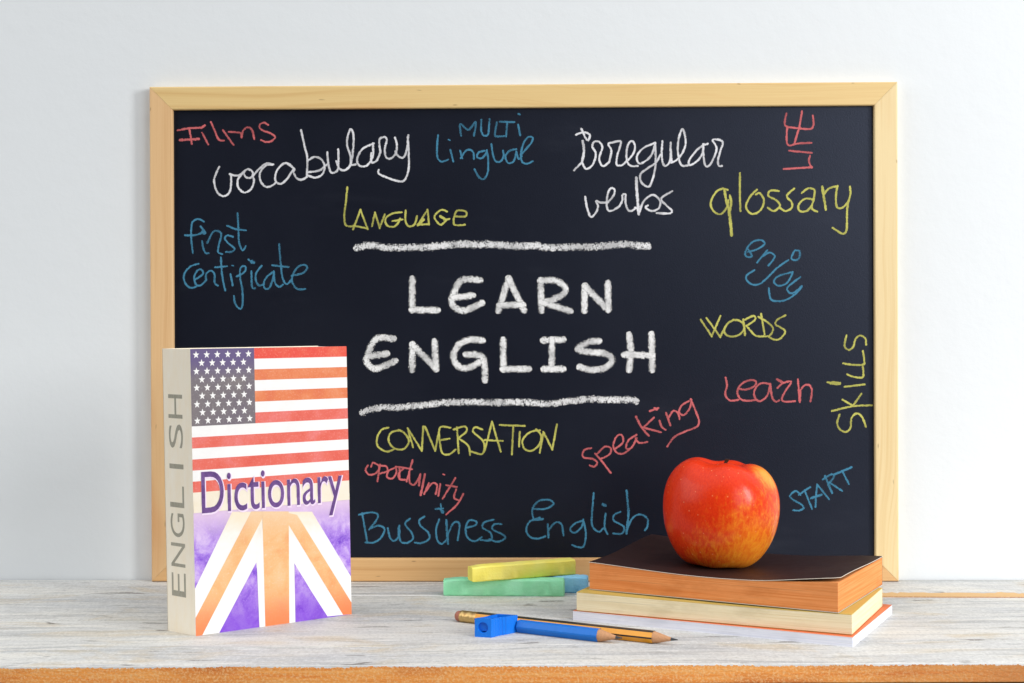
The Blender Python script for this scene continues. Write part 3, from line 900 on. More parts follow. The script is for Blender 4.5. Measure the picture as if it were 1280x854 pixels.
PM = {
    'white': m_print("cover_white", [(0.3, (0.84, 0.83, 0.82)), (0.7, (0.90, 0.89, 0.88))], 9, grain=0.1),
    'red': m_print("cover_red", [(0.30, (0.74, 0.04, 0.03)), (0.5, (0.76, 0.07, 0.04)), (0.7, (0.78, 0.14, 0.07))], 6, grain=0.2),
    'blue': m_print("cover_blue", [(0.30, (0.15, 0.12, 0.16)), (0.5, (0.17, 0.145, 0.16)), (0.7, (0.21, 0.18, 0.18))], 4, (0.02, 0.13, (0.115, 0.08, 0.21)), 0.18),
    'fade_white': m_print("cover_fading_white", [(0.3, (0.84, 0.83, 0.82)), (0.7, (0.90, 0.89, 0.88))], 9, (0.57, 0.72, (0.86, 0.74, 0.56)), 0.1),
    'rust': m_print("cover_rust", [(0.30, (0.70, 0.15, 0.06)), (0.5, (0.74, 0.20, 0.07)), (0.7, (0.78, 0.28, 0.13))], 6, grain=0.2),
    'rose': m_print("cover_rose", [(0.30, (0.72, 0.10, 0.065)), (0.5, (0.76, 0.14, 0.10)), (0.7, (0.78, 0.20, 0.19))], 6, grain=0.2),
    'purple': m_print("cover_purple", [(0.34, (0.17, 0.04, 0.58)), (0.5, (0.38, 0.20, 0.74)), (0.66, (0.66, 0.50, 0.82))], 8, (0.52, 0.72, (0.78, 0.60, 0.74)), 0.35, 0.0, (0.80, 1.02, (0.20, 0.05, 0.62))),
    'orange': m_print("cover_orange", [(0.30, (0.80, 0.30, 0.10)), (0.5, (0.82, 0.46, 0.20)), (0.72, (0.84, 0.56, 0.32))], 5, (0.50, 0.70, (0.84, 0.66, 0.46)), 0.25, 0.0, (0.84, 1.0, (0.84, 0.17, 0.05))),
    'cream': m_print("cover_cream", [(0.3, (0.82, 0.72, 0.55)), (0.7, (0.86, 0.80, 0.70))], 5, grain=0.3),
    'ink': m_print("cover_ink", [(0.35, (0.085, 0.03, 0.17)), (0.65, (0.17, 0.075, 0.28))], 12, grain=0.1),
    'glow': m_print("cover_glow", [(0.3, (0.82, 0.62, 0.86)), (0.7, (0.90, 0.80, 0.90))], 12, grain=0.1),
    'spine': m_print("spine_paper", [(0.3, (0.90, 0.80, 0.63)), (0.7, (0.92, 0.86, 0.74))], 5, grain=0.4),
    'grey': m_print("spine_ink", [(0.3, (0.29, 0.28, 0.22)), (0.7, (0.40, 0.38, 0.31))], 12, grain=0.15),
    'pages': m_pages("dictionary_pages", (0.74, 0.68, 0.56), (0.82, 0.78, 0.68)),
}
# page block between the boards
bm = bmesh.new()
def quad_prism(bm, a, b, c, d, z0, z1, bevel=0.0):
    lo = [bm.verts.new(shear((p.x, p.y, z0))) for p in (a, b, c, d)]
    hi = [bm.verts.new(shear((p.x, p.y, z1))) for p in (a, b, c, d)]
    fs = [face(bm, lo[::-1]), face(bm, hi)]
    for i in range(4):
        j = (i + 1) % 4
        fs.append(face(bm, (lo[i], lo[j], hi[j], hi[i])))
    if bevel:
        bmesh.ops.bevel(bm, geom=list({e for f in fs for e in f.edges}), offset=bevel, segments=2, profile=0.6, affect='EDGES')
ct = 0.0005
wl = W2.length
quad_prism(bm, U2 * 0.004 + W2 * (ct / wl), U2 * 0.997 + W2 * (ct / wl), U2 * 0.997 + W2 * (1 - ct / wl), U2 * 0.004 + W2 * (1 - ct / wl), 0.0003, DH - 0.0004)
obj("page_block", bm, PM['pages'], dic)
def slab_uv(bm, mapper):
    pass
# front cover: board + printed flag on it
class Print:
    def __init__(self, mapper):
        self.bm = bmesh.new(); self.uv = self.bm.loops.layers.uv.new("UVMap"); self.map = mapper; self.mats = []
    def mi(self, m):
        if m not in self.mats: self.mats.append(m)
        return self.mats.index(m)
    def poly(self, pts, m, off):
        vs = [self.bm.verts.new(self.map(s, t, off)) for s, t in pts]
        f = face(self.bm, vs, self.mi(m))
        for lp, p in zip(f.loops, pts): lp[self.uv].uv = p
    def rect(self, s0, s1, t0, t1, m, off):
        self.poly([(s0, t1), (s1, t1), (s1, t0), (s0, t0)], m, off)

def text_outline(body, bold=0.0):
    cu = bpy.data.curves.new("lettering", 'FONT')
    cu.body = body
    cu.offset = bold
    cu.resolution_u = 6
    o = bpy.data.objects.new("lettering", cu)
    col.objects.link(o)
    dg = bpy.context.evaluated_depsgraph_get()
    me = bpy.data.meshes.new_from_object(o.evaluated_get(dg))
    verts = [v.co.copy() for v in me.vertices]
    faces = [list(p.vertices) for p in me.polygons]
    bpy.data.objects.remove(o)
    bpy.data.curves.remove(cu)
    bpy.data.meshes.remove(me)
    xs = [v.x for v in verts]; ys = [v.y for v in verts]
    return verts, faces, (min(xs), max(xs), min(ys), max(ys))

P = Print(cov)
P.rect(0, 1, 0, 1, PM['white'], 0.0)
# sides of the front board
for (a, b) in (((0, 1), (1, 1)), ((1, 1), (1, 0)), ((1, 0), (0, 0)), ((0, 0), (0, 1))):
    vs = [P.bm.verts.new(cov(*b, 0.0)), P.bm.verts.new(cov(*a, 0.0)), P.bm.verts.new(cov(*a, -ct)), P.bm.verts.new(cov(*b, -ct))]
    face(P.bm, vs, P.mi(PM['spine']))
e = 0.00005
SH = 0.0385
CS, CT = 0.392, SH * 7
for k in range(0, 13, 2):
    P.rect(CS if k < 7 else 0, 1, SH * k, SH * (k + 1), PM['red' if k == 0 else 'rust' if k in (2, 4) else 'rose'], e)
P.rect(0, CS, 0, CT, PM['blue'], e)
def star(cx, cy, r):
    asp = DH / U2.length
    pts = []
    for q in range(10):
        rr = r if q % 2 == 0 else r * 0.42
        an = math.pi / 2 + q * math.pi / 5
        pts.append((cx + rr * math.cos(an) * 0.9, cy - rr * math.sin(an) / asp))
    ce = (cx, cy)
    for q in range(10):
        P.poly([ce, pts[q], pts[(q + 1) % 10]], PM['white'], 2 * e)
for row in range(9):
    nn = 6 if row % 2 == 0 else 5
    for c in range(nn):
        star(CS * ((c + 0.5) / 6.0 + (0 if nn == 6 else 1 / 12.0)) * 0.985 + 0.002, CT * (row + 0.72) / 9.35, 0.0225)
P.rect(0, 1, SH * 13, 1.0, PM['purple'], e)
P.rect(0, 1, SH * 13, 0.557, PM['cream'], 1.5 * e)
def zp(pts, m, off):
    q = [z8(*p) for p in pts]
    q = [(min(1, max(0, s)), min(1, max(0, t))) for s, t in q]
    ar = sum(q[i][0] * q[(i + 1) % len(q)][1] - q[(i + 1) % len(q)][0] * q[i][1] for i in range(len(q)))
    if ar > 0: q = q[::-1]
    P.poly(q, m, off)
zp([(402, 160), (690, 160), (340, 776), (208, 795), (205, 552)], PM['fade_white'], 2 * e)       # left white saltire arm
zp([(560, 160), (812, 160), (1020, 490), (1022, 690), (884, 694)], PM['fade_white'], 2.2 * e)
zp([(500, 158), (575, 158), (248, 790), (205, 800), (205, 702)], PM['orange'], 3 * e)
zp([(650, 158), (735, 176), (1022, 622), (1022, 690), (968, 686)], PM['orange'], 3.2 * e)
zp([(545, 240), (560, 760), (540, 768), (527, 415), (527, 300)], PM['fade_white'], 3.6 * e)
zp([(700, 240), (720, 430), (724, 745), (680, 745)], PM['fade_white'], 3.6 * e)
zp([(525, 418), (538, 770), (335, 800)], PM['purple'], 4.0 * e)
zp([(721, 432), (888, 694), (880, 720), (724, 740)], PM['purple'], 4.0 * e)
zp([(548, 250), (572, 250), (574, 770), (541, 770), (530, 415), (545, 330)], PM['fade_white'], 4.4 * e)
zp([(676, 235), (697, 235), (719, 430), (722, 750), (690, 750)], PM['fade_white'], 4.4 * e)
zp([(556, 158), (692, 158), (693, 760), (570, 775)], PM['orange'], 5 * e)
P.rect(0, 1, 0.548, 0.572, PM['cream'], 5.6 * e)
vd, fd, bb = text_outline("Dictionary", 0.0)
for dx, dy, mt, off, body in ((0.003, 0.003, 'glow', 6.2 * e, 0.018), (0.0, 0.0, 'ink', 7.2 * e, 0.001)):
    v_, f_, _ = text_outline("Dictionary", body)
    s0, s1, tt, tb = 0.050, 0.950, 0.418, 0.575
    capH = 0.74
    for f in f_:
        pts = [(s0 + dx + (v_[i].x - bb[0]) / (bb[1] - bb[0]) * (s1 - s0),
                tb + dy - (v_[i].y) / capH * (tb - tt)) for i in f]
        P.poly(pts, PM[mt], off)
obj("front_cover", P.bm, P.mats, dic)
# spine
P = Print(spn)
P.rect(0, 1, 0, 1, PM['spine'], 0.0)
for (a, b) in (((0, 1), (1, 1)), ((1, 1), (1, 0)), ((1, 0), (0, 0)), ((0, 0), (0, 1))):
    vs = [P.bm.verts.new(spn(*b, 0.0)), P.bm.verts.new(spn(*a, 0.0)), P.bm.verts.new(spn(*a, -ct)), P.bm.verts.new(spn(*b, -ct))]
    face(P.bm, vs, P.mi(PM['spine']))
word = "ENGLISH"
t_lo, t_hi = 0.872, 0.140
step = (t_lo - t_hi) / 7.0
for k, ch in enumerate(word):
    v_, f_, b_ = text_outline(ch, -0.003)
    a0 = t_lo - step * k
    wdt = step * (0.80 if ch != 'I' else 0.16)
    if ch == 'I': a0 -= step * 0.30
    if ch == 'L': wdt *= 0.9
    for f in f_:
        pts = [(0.68 - 0.50 * (v_[i].y - b_[2]) / (b_[3] - b_[2]) + 0.0, a0 - wdt * (v_[i].x - b_[0]) / (b_[1] - b_[0])) for i in f]
        pts = [(0.84 - q[0], q[1]) if False else q for q in pts]
        P.poly([(1 - (1 - q[0]) , q[1]) for q in pts], PM['grey'], e)
obj("spine", P.bm, P.mats, dic)
bm = bmesh.new()
quad_prism(bm, W2 * (1 - ct / wl), U2 + W2 * (1 - ct / wl), U2 + W2, W2, 0.0, DH)
obj("back_cover", bm, PM['spine'], dic)

# ------------------------------------------------------------------ stack of three books
def frame2(ang):
    return Vector((math.cos(ang), math.sin(ang))), Vector((-math.sin(ang), math.cos(ang)))

def flat_book(name, label, fl, ang, L, W, z0, th, ct, pages, cover_top, cover_back, top, lift, overhang=0.0006, edge=None, n=40, corner=0.0):
    """book lying flat: fore-edge towards the viewer, spine at the back.
    top(u,w): height of the page block, lift(u,w): how far the cover stands off it"""
    root = empty(name, (fl[0], fl[1], z0), (0, 0, ang))
    tag(root, label, "book", "books stacked under the apple")
    m = 16
    bm = bmesh.new()
    grid = [[None] * (m + 1) for _ in range(n + 1)]
    low = [[None] * (m + 1) for _ in range(n + 1)]
    for i in range(n + 1):
        for j in range(m + 1):
            u, w = L * i / n, (W - ct) * j / m
            grid[i][j] = bm.verts.new((u, w, ct + (top(u / L, w / W))))
            low[i][j] = bm.verts.new((u, w, ct))
    for i in range(n):
        for j in range(m):
            face(bm, (grid[i][j], grid[i + 1][j], grid[i + 1][j + 1], grid[i][j + 1]))
            face(bm, (low[i][j], low[i][j + 1], low[i + 1][j + 1], low[i + 1][j]))
    for i in range(n):
        face(bm, (low[i][0], low[i + 1][0], grid[i + 1][0], grid[i][0]))
        face(bm, (low[i + 1][m], low[i][m], grid[i][m], grid[i + 1][m]))
    for j in range(m):
        face(bm, (low[0][j + 1], low[0][j], grid[0][j], grid[0][j + 1]))
        face(bm, (low[n][j], low[n][j + 1], grid[n][j + 1], grid[n][j]))
    obj("page_block", bm, pages, root, 40)
    def sheet(zfun, name, mats, round_it=False):
        bm = bmesh.new()
        a = [[None] * (m + 1) for _ in range(n + 1)]; b = [[None] * (m + 1) for _ in range(n + 1)]
        for i in range(n + 1):
            for j in range(m + 1):
                u = -overhang + (L + 2 * overhang) * i / n
                w = -overhang + (W + overhang) * j / m
                z = zfun(min(1, max(0, u / L)), min(1, max(0, w / W)))
                if corner and round_it and u > L - corner:      # worn, rounded corner
                    q = min(corner, u - (L - corner))
                    w += (1 - j / m) * (corner - math.sqrt(max(0.0, corner * corner - q * q))) * 0.32
                a[i][j] = bm.verts.new((u, w, z)); b[i][j] = bm.verts.new((u, w, z + ct))
        for i in range(n):
            for j in range(m):
                face(bm, (b[i][j], b[i + 1][j], b[i + 1][j + 1], b[i][j + 1]))
                face(bm, (a[i][j], a[i][j + 1], a[i + 1][j + 1], a[i + 1][j]))
        for i in range(n):
            face(bm, (a[i][0], a[i + 1][0], b[i + 1][0], b[i][0]), 1)
            face(bm, (a[i + 1][m], a[i][m], b[i][m], b[i + 1][m]), 1)
        for j in range(m):
            face(bm, (a[0][j + 1], a[0][j], b[0][j], b[0][j + 1]), 1)
            face(bm, (a[n][j], a[n][j + 1], b[n][j + 1], b[n][j]), 1)
        return obj(name, bm, mats, root, 40)
    sheet(lambda u, w: ct + 0.00003 + top(u, w) + lift(u, w), "front_cover", [cover_top, edge or cover_top], True)
    sheet(lambda u, w: 0.0, "back_cover", [cover_back, edge or cover_back])
    bm = bmesh.new()
    va, vb_ = [], []
    for i in range(n + 1):
        u = L * i / n
        va.append(bm.verts.new((u, W + 0.0001, 0.0)))
        vb_.append(bm.verts.new((u, W + 0.0001, 2 * ct + top(u / L, 1) + lift(u / L, 1))))
    vc = [bm.verts.new(v.co + Vector((0, -ct * 0.9, 0))) for v in va]
    vd_ = [bm.verts.new(v.co + Vector((0, -ct * 0.9, 0))) for v in vb_]
    for i in range(n):
        face(bm, (va[i + 1], va[i], vb_[i], vb_[i + 1]))
        face(bm, (vc[i], vc[i + 1], vd_[i + 1], vd_[i]))
        face(bm, (vb_[i], vd_[i], vd_[i + 1], vb_[i + 1]))
    obj("spine", bm, cover_back, root, 40)
    return root

def sst(a, b, x):
    t = min(1, max(0, (x - a) / (b - a)))
    return t * t * (3 - 2 * t)

M['pg_white'] = m_pages("white_pages", (0.66, 0.68, 0.78), (0.78, 0.79, 0.86))
M['pg_cream'] = m_pages("cream_pages", (0.76, 0.64, 0.40), (0.86, 0.77, 0.54))
M['pg_orange'] = m_pages("tanned_pages", (0.72, 0.23, 0.06), (0.84, 0.34, 0.12))
M['cv_orange'] = m_cover("orange_card", (0.70, 0.13, 0.035), (0.78, 0.20, 0.07), 0.5)
M['cv_mustard'] = m_cover("mustard_card", (0.50, 0.34, 0.06), (0.60, 0.44, 0.12), 0.5)
M['cv_brown'] = m_cover("dark_brown_card", (0.020, 0.008, 0.008), (0.036, 0.015, 0.012), 0.5, 0.22)
M['card_edge'] = m_simple("pale_card_edge", (0.74, 0.66, 0.56), 0.8, 0.2)
M['card_white'] = m_simple("white_card", (0.74, 0.74, 0.78), 0.6, 0.3)

def wav(u, k, a):
    return a * mnoise.noise(Vector((u * k, 1.7, a * 1000)))

flat_book("notebook", "thin white paged book with orange cover at the bottom of the stack", (0.0421, -0.149), R(-26.6), 0.1970, 0.1177, 0.0, 0.0065, 0.0003,
          M['pg_white'], M['cv_orange'], M['card_white'],
          lambda u, w: 0.0058, lambda u, w: 0.0, 0.0001, M['card_white'])
flat_book("paperback_book", "cream paged paperback with mustard cover in the middle of the stack", (0.0447, -0.1500), R(-25.0), 0.1925, 0.1020, 0.0067, 0.0135, 0.0004,
          M['pg_cream'], M['cv_mustard'], M['cv_mustard'],
          lambda u, w: 0.0124 - 0.0006 * math.sin(math.pi * u) , lambda u, w: 0.0, -0.0002)
def brown_top(u, w):
    return 0.0186 - 0.0034 * math.sin(math.pi * min(1, u / 1.0)) ** 1.3 + 0.0006 * sst(0.7, 1, u) + 0.0036 * (1 - sst(0.0, 0.42, u)) * sst(0.2, 1, w)
def brown_lift(u, w):
    return 0.0024 * sst(0.66, 1.0, u) * (1 - 0.75 * sst(0.1, 0.9, w)) + 0.0010 * (1 - sst(0, 0.3, u)) * sst(0.3, 1, w)
BK = (0.0543, -0.1420); BA = R(-28.6); BZ = 0.0202
flat_book("paperback_book", "thick dark brown covered paperback with tanned orange pages under the apple", BK, BA, 0.1785, 0.1120, BZ, 0.0195, 0.0004,
          M['pg_orange'], M['cv_brown'], M['cv_brown'], brown_top, brown_lift, 0.0004, M['card_edge'], 60, 0.020)

# ------------------------------------------------------------------ apple
apple_xy = Vector((0.1455, -0.1375))
bu, bw = frame2(BA)
rel = apple_xy - Vector(BK)
au, aw = rel.dot(bu) / 0.1785, rel.dot(bw) / 0.1120
az = BZ + 0.00083 + brown_top(au, aw) + brown_lift(au, aw)
apple = empty("apple", (apple_xy.x, apple_xy.y, az), (R(-2), R(3.0), 0))
tag(apple, "shiny red and orange apple resting on the brown book", "apple")
prof_a = [(0.0, 0.15), (0.12, 0.09), (0.24, 0.03), (0.38, 0.0), (0.54, 0.035), (0.70, 0.16), (0.84, 0.37), (0.945, 0.64), (0.99, 0.88), (1.0, 1.06),
          (0.985, 1.27), (0.93, 1.48), (0.83, 1.66), (0.69, 1.79), (0.52, 1.845), (0.36, 1.82), (0.22, 1.73), (0.11, 1.62), (0.04, 1.56), (0.0, 1.55)]
dense = smooth_path(prof_a, 0.045)
RA = 0.0408
bm = bmesh.new()
NA = 96
rings = []
for (r, z) in dense:
    r = max(0.0, r)
    if r < 0.004:
        rings.append([bm.verts.new((0, 0, z * RA * 0.97))]); continue
    ring = []
    for k in range(NA):
        a = 2 * math.pi * k / NA
        lob = 1 + 0.016 * math.cos(5 * a + 0.6) * (1 - abs(z - 0.95) * 0.4) + 0.012 * math.cos(2 * a + 1.0)
        zz = z
        if z > 1.3:
            zz += 0.045 * math.cos(5 * a + 1.1) * min(1, (z - 1.3) / 0.4) * r + 0.05 * math.cos(a - 2.9) * min(1, (z - 1.3) / 0.4) * r
        if z < 0.35:
            zz += 0.02 * math.cos(5 * a) * (0.35 - z) / 0.35 * r
        ring.append(bm.verts.new((r * RA * lob * math.cos(a), r * RA * lob * math.sin(a), zz * RA * 0.97)))
    rings.append(ring)
for a, b in zip(rings[:-1], rings[1:]):
    for k in range(NA):
        j = (k + 1) % NA
        if len(a) == 1 and len(b) > 1: face(bm, (a[0], b[j], b[k]))
        elif len(b) == 1 and len(a) > 1: face(bm, (a[k], a[j], b[0]))
        elif len(a) > 1: face(bm, (a[k], a[j], b[j], b[k]))
bmesh.ops.recalc_face_normals(bm, faces=bm.faces)
obj("skin", bm, m_apple(), apple, 180)
M['stem'] = m_simple("dry_stem", (0.05, 0.022, 0.012), 0.8, 0.2, 0.3, 500)
bm = bmesh.new()
prev = None
for k in range(9):
    q = k / 8
    c = Vector((0.0016 * q + 0.002 * q * q, -0.001 * q, 1.56 * RA + 0.0118 * q))
    rr = 0.0011 + 0.0006 * max(0, q - 0.7) / 0.3
    ring = [bm.verts.new(c + Vector((rr * math.cos(a), rr * math.sin(a), 0))) for a in [2 * math.pi * i / 10 for i in range(10)]]
    if prev:
        for i in range(10):
            face(bm, (prev[i], prev[(i + 1) % 10], ring[(i + 1) % 10], ring[i]))
    prev = ring
face(bm, prev)
obj("stem", bm, M['stem'], apple, 60)

# ------------------------------------------------------------------ chalk sticks
def stick(label, mat, x, y, z, ang, L, s=0.0124, h=0.0126):
    """square stick of chalk; (x, y) is its front left corner"""
    d, p = frame2(ang)
    root = tag(obj("chalk_stick", _stick_bm(L, s, h), mat, None, 40), label, "chalk", "sticks of coloured chalk by the board")
    root.location = (x, y, z)
    root.rotation_euler = (0, 0, ang)
    return root
def _stick_bm(L, s, h):
    bm = bmesh.new()
    n = 22
    cs = 0.0011
    sec = [(cs, 0), (s - cs, 0), (s, cs), (s, h - cs), (s - cs, h), (cs, h), (0, h - cs), (0, cs)]
    rows = []
    sd = random.uniform(0, 50)
    for i in range(n + 1):
        u = L * i / n
        shr = 1.0 if 0 < i < n else 0.90
        row = []
        for k, (a, b) in enumerate(sec):
            j = 0.00018 * mnoise.noise(Vector((u * 130 + sd, k * 3.1, 0)))
            chip = 1.0 - (0.10 * max(0.0, mnoise.noise(Vector((u * 320 + sd, k * 2.3, 4.0)))) if i in (0, 1, n - 1, n) else 0.035 * max(0.0, mnoise.noise(Vector((u * 420 + sd, k * 5.3, 8.0))) - 0.1))
            shr *= chip
            yy = s / 2 + (a - s / 2) * shr + j
            zz = h / 2 + (b - h / 2) * shr + (j if b > cs else 0)
            if b == 0: zz = 0.0 if 0 < i < n else 0.0006
            row.append(bm.verts.new((u if 0 < i < n else u + (0.0 if i else 0.0), yy, zz)))
        rows.append(row)
    # small chamfer just inside both ends
    for row, d in ((rows[1], -L / n + 0.0008), (rows[n - 1], L / n - 0.0008)):
        for v in row: v.co.x += d
    m = len(sec)
    for i in range(n):
        for k in range(m):
            q = (k + 1) % m
            face(bm, (rows[i][k], rows[i + 1][k], rows[i + 1][q], rows[i][q]))
    face(bm, rows[0]); face(bm, list(reversed(rows[n])))
    bmesh.ops.recalc_face_normals(bm, faces=bm.faces)
    return bm
stick("pale green chalk stick lying flat under the yellow one", m_stick("green_chalk", (0.30, 0.80, 0.46), (0.40, 0.86, 0.56)), -0.0532, -0.0595, 0.0, R(-3.2), 0.0925, h=0.0128)
stick("yellow chalk stick lying across the green and blue sticks", m_stick("yellow_chalk", (0.93, 0.80, 0.14), (0.94, 0.84, 0.22)), -0.0302, -0.0745, 0.0130, R(22.3), 0.0860, 0.0115, 0.0116)
stick("short blue chalk stick behind the green stick's right end", m_stick("blue_chalk", (0.24, 0.60, 0.93), (0.34, 0.70, 0.95)), 0.0098, -0.0448, 0.0, R(-9.5), 0.0475, h=0.0128)

# ------------------------------------------------------------------ pencils
M['wood_cut'] = m_simple("sharpened_cedar", (0.52, 0.27, 0.14), 0.75, 0.2, 0.25, 900, 0.3)
M['lead'] = m_simple("graphite", (0.05, 0.05, 0.055), 0.4, 0.5, 0.2, 900)
M['yel'] = m_simple("yellow_lacquer", (0.78, 0.33, 0.02), 0.32, 0.5, 0.08, 260)
M['blk'] = m_simple("black_lacquer", (0.018, 0.014, 0.012), 0.35, 0.5, 0.3, 260)
M['blu'] = m_simple("blue_lacquer", (0.006, 0.16, 0.60), 0.42, 0.35, 0.12, 260)
M['gold'] = m_simple("brass_ferrule", (0.58, 0.40, 0.16), 0.35, 0.5, 0.2, 300, 0.15, Metallic=0.85)
M['rub'] = m_simple("worn_eraser", (0.42, 0.17, 0.12), 0.85, 0.2, 0.25, 400, 0.4)

def ring_verts(bm, x, rfun, N):
    return [bm.verts.new((x, rfun(k)[0] * math.cos(rfun(k)[1]), rfun(k)[0] * math.sin(rfun(k)[1]))) for k in range(N)]
def skin(bm, rows, mi=None, cap0=False, cap1=False):
    N = len(rows[0])
    for a, b in zip(rows[:-1], rows[1:]):
        for k in range(N):
            j = (k + 1) % N
            face(bm, (a[k], a[j], b[j], b[k]), mi(k) if mi else 0)
    if cap0: face(bm, rows[0][::-1])
    if cap1: face(bm, rows[-1])
    bmesh.ops.recalc_face_normals(bm, faces=bm.faces)

def pencil(name, label, tail, tip, r, body_mats, stripe, eraser):
    d = Vector(tip) - Vector(tail)
    L = d.length
    root = empty(name, (tail[0], tail[1], r * 0.90), (0, 0, math.atan2(d.y, d.x)))
    tag(root, label, "pencil", "pencils beside the sharpener")
    x0 = 0.017 if eraser else 0.0
    cone = 0.0185
    x1 = L - cone
    # 12-sided barrel: six broad flats, six narrow arrises
    N = 12
    def sec(k, rr=r):
        base = (k // 2) * math.pi / 3 + math.pi / 6
        half = math.pi / 6 - R(7.0)
        a = base + (-half if k % 2 == 0 else half)
        return rr * 0.955 / math.cos(half) * (1.0), a
    bm = bmesh.new()
    rows = [ring_verts(bm, x, sec, N) for x in (x0, x0 + 0.002, x1 - 0.004)]
    # scalloped end of the lacquer
    rows_end = []
    for k in range(N):
        rr, a = sec(k)
        rows_end.append(bm.verts.new((x1 + (0.0016 if True else 0), rr * math.cos(a), rr * math.sin(a))))
    skin(bm, rows + [rows_end], (lambda k: 1 if (k % 2 == 1 or (stripe and k in (2,))) else 0) if stripe else None, not eraser, False)
    obj("barrel", bm, body_mats, root)
    # wooden cone
    bm = bmesh.new()
    rowsc = []
    for q in range(9):
        f = q / 8
        x = x1 + 0.0014 + (cone - 0.0062) * f
        rr = r * (1 - f) * 0.985 + 0.0011 * f
        rowsc.append(ring_verts(bm, x, lambda k: (min(rr, r * 0.95) , 2 * math.pi * k / 24), 24))
    skin(bm, rowsc, None, True, False)
    obj("sharpened_tip", bm, M['wood_cut'], root, 60)
    bm = bmesh.new()
    rowsl = [ring_verts(bm, L - 0.0050 + 0.0048 * f, lambda k: (0.00115 * (1 - f) + 0.00025 * f, 2 * math.pi * k / 12), 12) for f in (0, 0.5, 0.9, 1.0)]
    skin(bm, rowsl, None, False, True)
    obj("lead", bm, M['lead'], root, 60)
    if eraser:
        bm = bmesh.new()
        prof = [(0.0040, 0.93), (0.0046, 1.0), (0.0062, 1.0), (0.0066, 0.95), (0.0072, 1.0), (0.0078, 0.95), (0.0084, 1.0), (0.0120, 1.0), (0.0126, 0.95), (0.0132, 1.0),
                (0.0138, 0.95), (0.0144, 1.0), (0.0172, 1.0), (0.0174, 0.9)]
        skin(bm, [ring_verts(bm, x, lambda k: (r * 1.0 * f, 2 * math.pi * k / 32), 32) for x, f in prof], None, True, True)
        obj("ferrule", bm, M['gold'], root, 50)
        bm = bmesh.new()
        pe = [(-0.0006, 0.25), (-0.0002, 0.5), (0.0006, 0.74), (0.0018, 0.86), (0.0045, 0.90)]
        skin(bm, [ring_verts(bm, x, lambda k: (r * f, 2 * math.pi * k / 24), 24) for x, f in pe], None, True, False)
        obj("eraser", bm, M['rub'], root, 60)
    return root
pencil("pencil", "yellow and black striped pencil with a brass ferrule and eraser", (-0.0398, -0.1515), (0.1068, -0.2305), 0.0042, [M['yel'], M['blk']], True, True)
pencil("pencil", "short plain blue pencil lying against the striped pencil", (0.0042, -0.1878), (0.0713, -0.2255), 0.0044, [M['blu']], False, False)

# ------------------------------------------------------------------ sharpener
M['sharp'] = m_simple("blue_plastic", (0.004, 0.17, 0.72), 0.38, 0.35, 0.06, 200, 0.05)
sh = empty("pencil_sharpener", (-0.0115, -0.194, 0.0))
tag(sh, "small bright blue plastic pencil sharpener with a round hole", "sharpener")
A = Vector((-0.0256, -0.2020)); B = Vector((-0.0146, -0.2052)); C = Vector((0.0030, -0.1885)); D = Vector((-0.0098, -0.1842))
o2 = Vector((-0.0115, -0.194))
def side_pts(p, q, inward, n=28):
    out = []
    for i in range(n + 1):
        t_ = i / n
        w = -0.0009 * math.exp(-((t_ - 0.34) / 0.17) ** 2)
        w += 0.00030 * math.sin(t_ * math.pi * 18) * (1 if 0.12 < t_ < 0.62 else 0)
        out.append(p + (q - p) * t_ - inward * w)
    return out
inR = Vector((-(C - B).y, (C - B).x)).normalized()
inL = Vector(((D - A).y, -(D - A).x)).normalized()
SHT = 0.0124
NS = 28
Rs = side_pts(B, C, inR, NS); Ls = side_pts(A, D, inL, NS)
bm = bmesh.new()
def V3(p, z): return bm.verts.new((p.x - o2.x, p.y - o2.y, z))
wall_t = 0.0010
solid = int(NS * 0.13)
rR = [(V3(p, 0), V3(p, SHT * (1 - 0.06 * i / NS))) for i, p in enumerate(Rs)]
rL = [(V3(p, 0), V3(p, SHT * (1 - 0.06 * i / NS))) for i, p in enumerate(Ls)]
iR, iL = [], []
for i in range(NS + 1):
    ax = (Ls[i] - Rs[i]).normalized()
    pr, pl = Rs[i] + ax * wall_t, Ls[i] - ax * wall_t
    zf = SHT * 0.30
    top = SHT * (1 - 0.06 * i / NS)
    iR.append((V3(pr, top), V3(pr, zf))); iL.append((V3(pl, top), V3(pl, zf)))
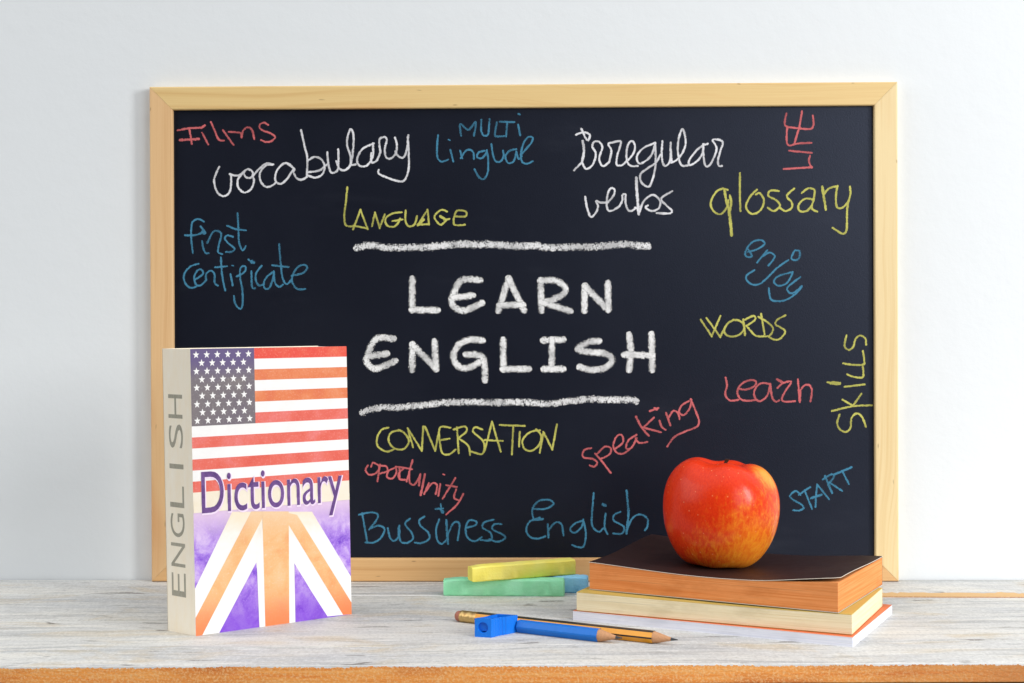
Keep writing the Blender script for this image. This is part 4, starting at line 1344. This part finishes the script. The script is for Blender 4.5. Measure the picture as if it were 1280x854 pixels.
for i in range(NS):
    face(bm, (rR[i][0], rR[i + 1][0], rR[i + 1][1], rR[i][1]))
    face(bm, (rL[i + 1][0], rL[i][0], rL[i][1], rL[i + 1][1]))
    face(bm, (rR[i][0], rL[i][0], rL[i + 1][0], rR[i + 1][0]))
    face(bm, (rR[i][1], rR[i + 1][1], iR[i + 1][0], iR[i][0]))
    face(bm, (rL[i + 1][1], rL[i][1], iL[i][0], iL[i + 1][0]))
    if i < solid or i >= NS - 3:
        face(bm, (iR[i][0], iR[i + 1][0], iL[i + 1][0], iL[i][0]))
    else:
        face(bm, (iR[i][0], iR[i + 1][0], iR[i + 1][1], iR[i][1]))
        face(bm, (iL[i + 1][0], iL[i][0], iL[i][1], iL[i + 1][1]))
        face(bm, (iR[i][1], iR[i + 1][1], iL[i + 1][1], iL[i][1]))
s_ = solid
face(bm, (iR[s_][0], iL[s_][0], iL[s_][1], iR[s_][1]))
q_ = NS - 3
face(bm, (iL[q_][0], iR[q_][0], iR[q_][1], iL[q_][1]))
e_ = NS
face(bm, (rR[e_][0], rL[e_][0], rL[e_][1], iL[e_][0], iR[e_][0], rR[e_][1]))
# front plate with the round hole and the cone behind it
cx = (A + B) / 2; ax = (B - A); axn = ax.normalized()
fw = ax.length
nrm_in = Vector((-axn.y, axn.x))
hr = 0.0036
zc = SHT * 0.52
NH = 24
hole, rim = [], []
for k in range(NH):
    a = 2 * math.pi * k / NH + math.pi / 4
    p = cx + axn * (hr * math.cos(a))
    hole.append(V3(p, zc + hr * math.sin(a)))
cor = {0: rR[0][1], 6: rL[0][1], 12: rL[0][0], 18: rR[0][0]}
keys = [0, 6, 12, 18]
edge_extra = {6: None}
for q in range(4):
    k0, k1 = keys[q], keys[q] + 6
    c0, c1 = cor[keys[q]], cor[keys[(q + 1) % 4]]
    mid = [hole[k % NH] for k in range(k0, k1 + 1)]
    if q == 0:
        chain = [rR[0][1], iR[0][0], iL[0][0], rL[0][1]]
    else:
        chain = [c0, c1]
    h = len(mid) // 2
    for k in range(len(mid) - 1):
        cc_ = chain[0] if k < h else chain[-1]
        face(bm, (cc_, mid[k + 1], mid[k]))
    face(bm, tuple(chain) + (mid[h],))
prev = hole
for dpt, rr in ((0.003, 0.0034), (0.007, 0.0027), (0.012, 0.0018)):
    ring = []
    for k in range(NH):
        a = 2 * math.pi * k / NH + math.pi / 4
        p = cx + axn * (rr * math.cos(a)) + nrm_in * dpt
        ring.append(V3(p, min(zc + rr * math.sin(a), zc + rr * math.sin(a))))
    if dpt < 0.0061:
        pass
    for k in range(NH):
        face(bm, (prev[k], prev[(k + 1) % NH], ring[(k + 1) % NH], ring[k]))
    prev = ring
face(bm, prev)
bmesh.ops.recalc_face_normals(bm, faces=bm.faces)
body = obj("body", bm, M['sharp'], sh)
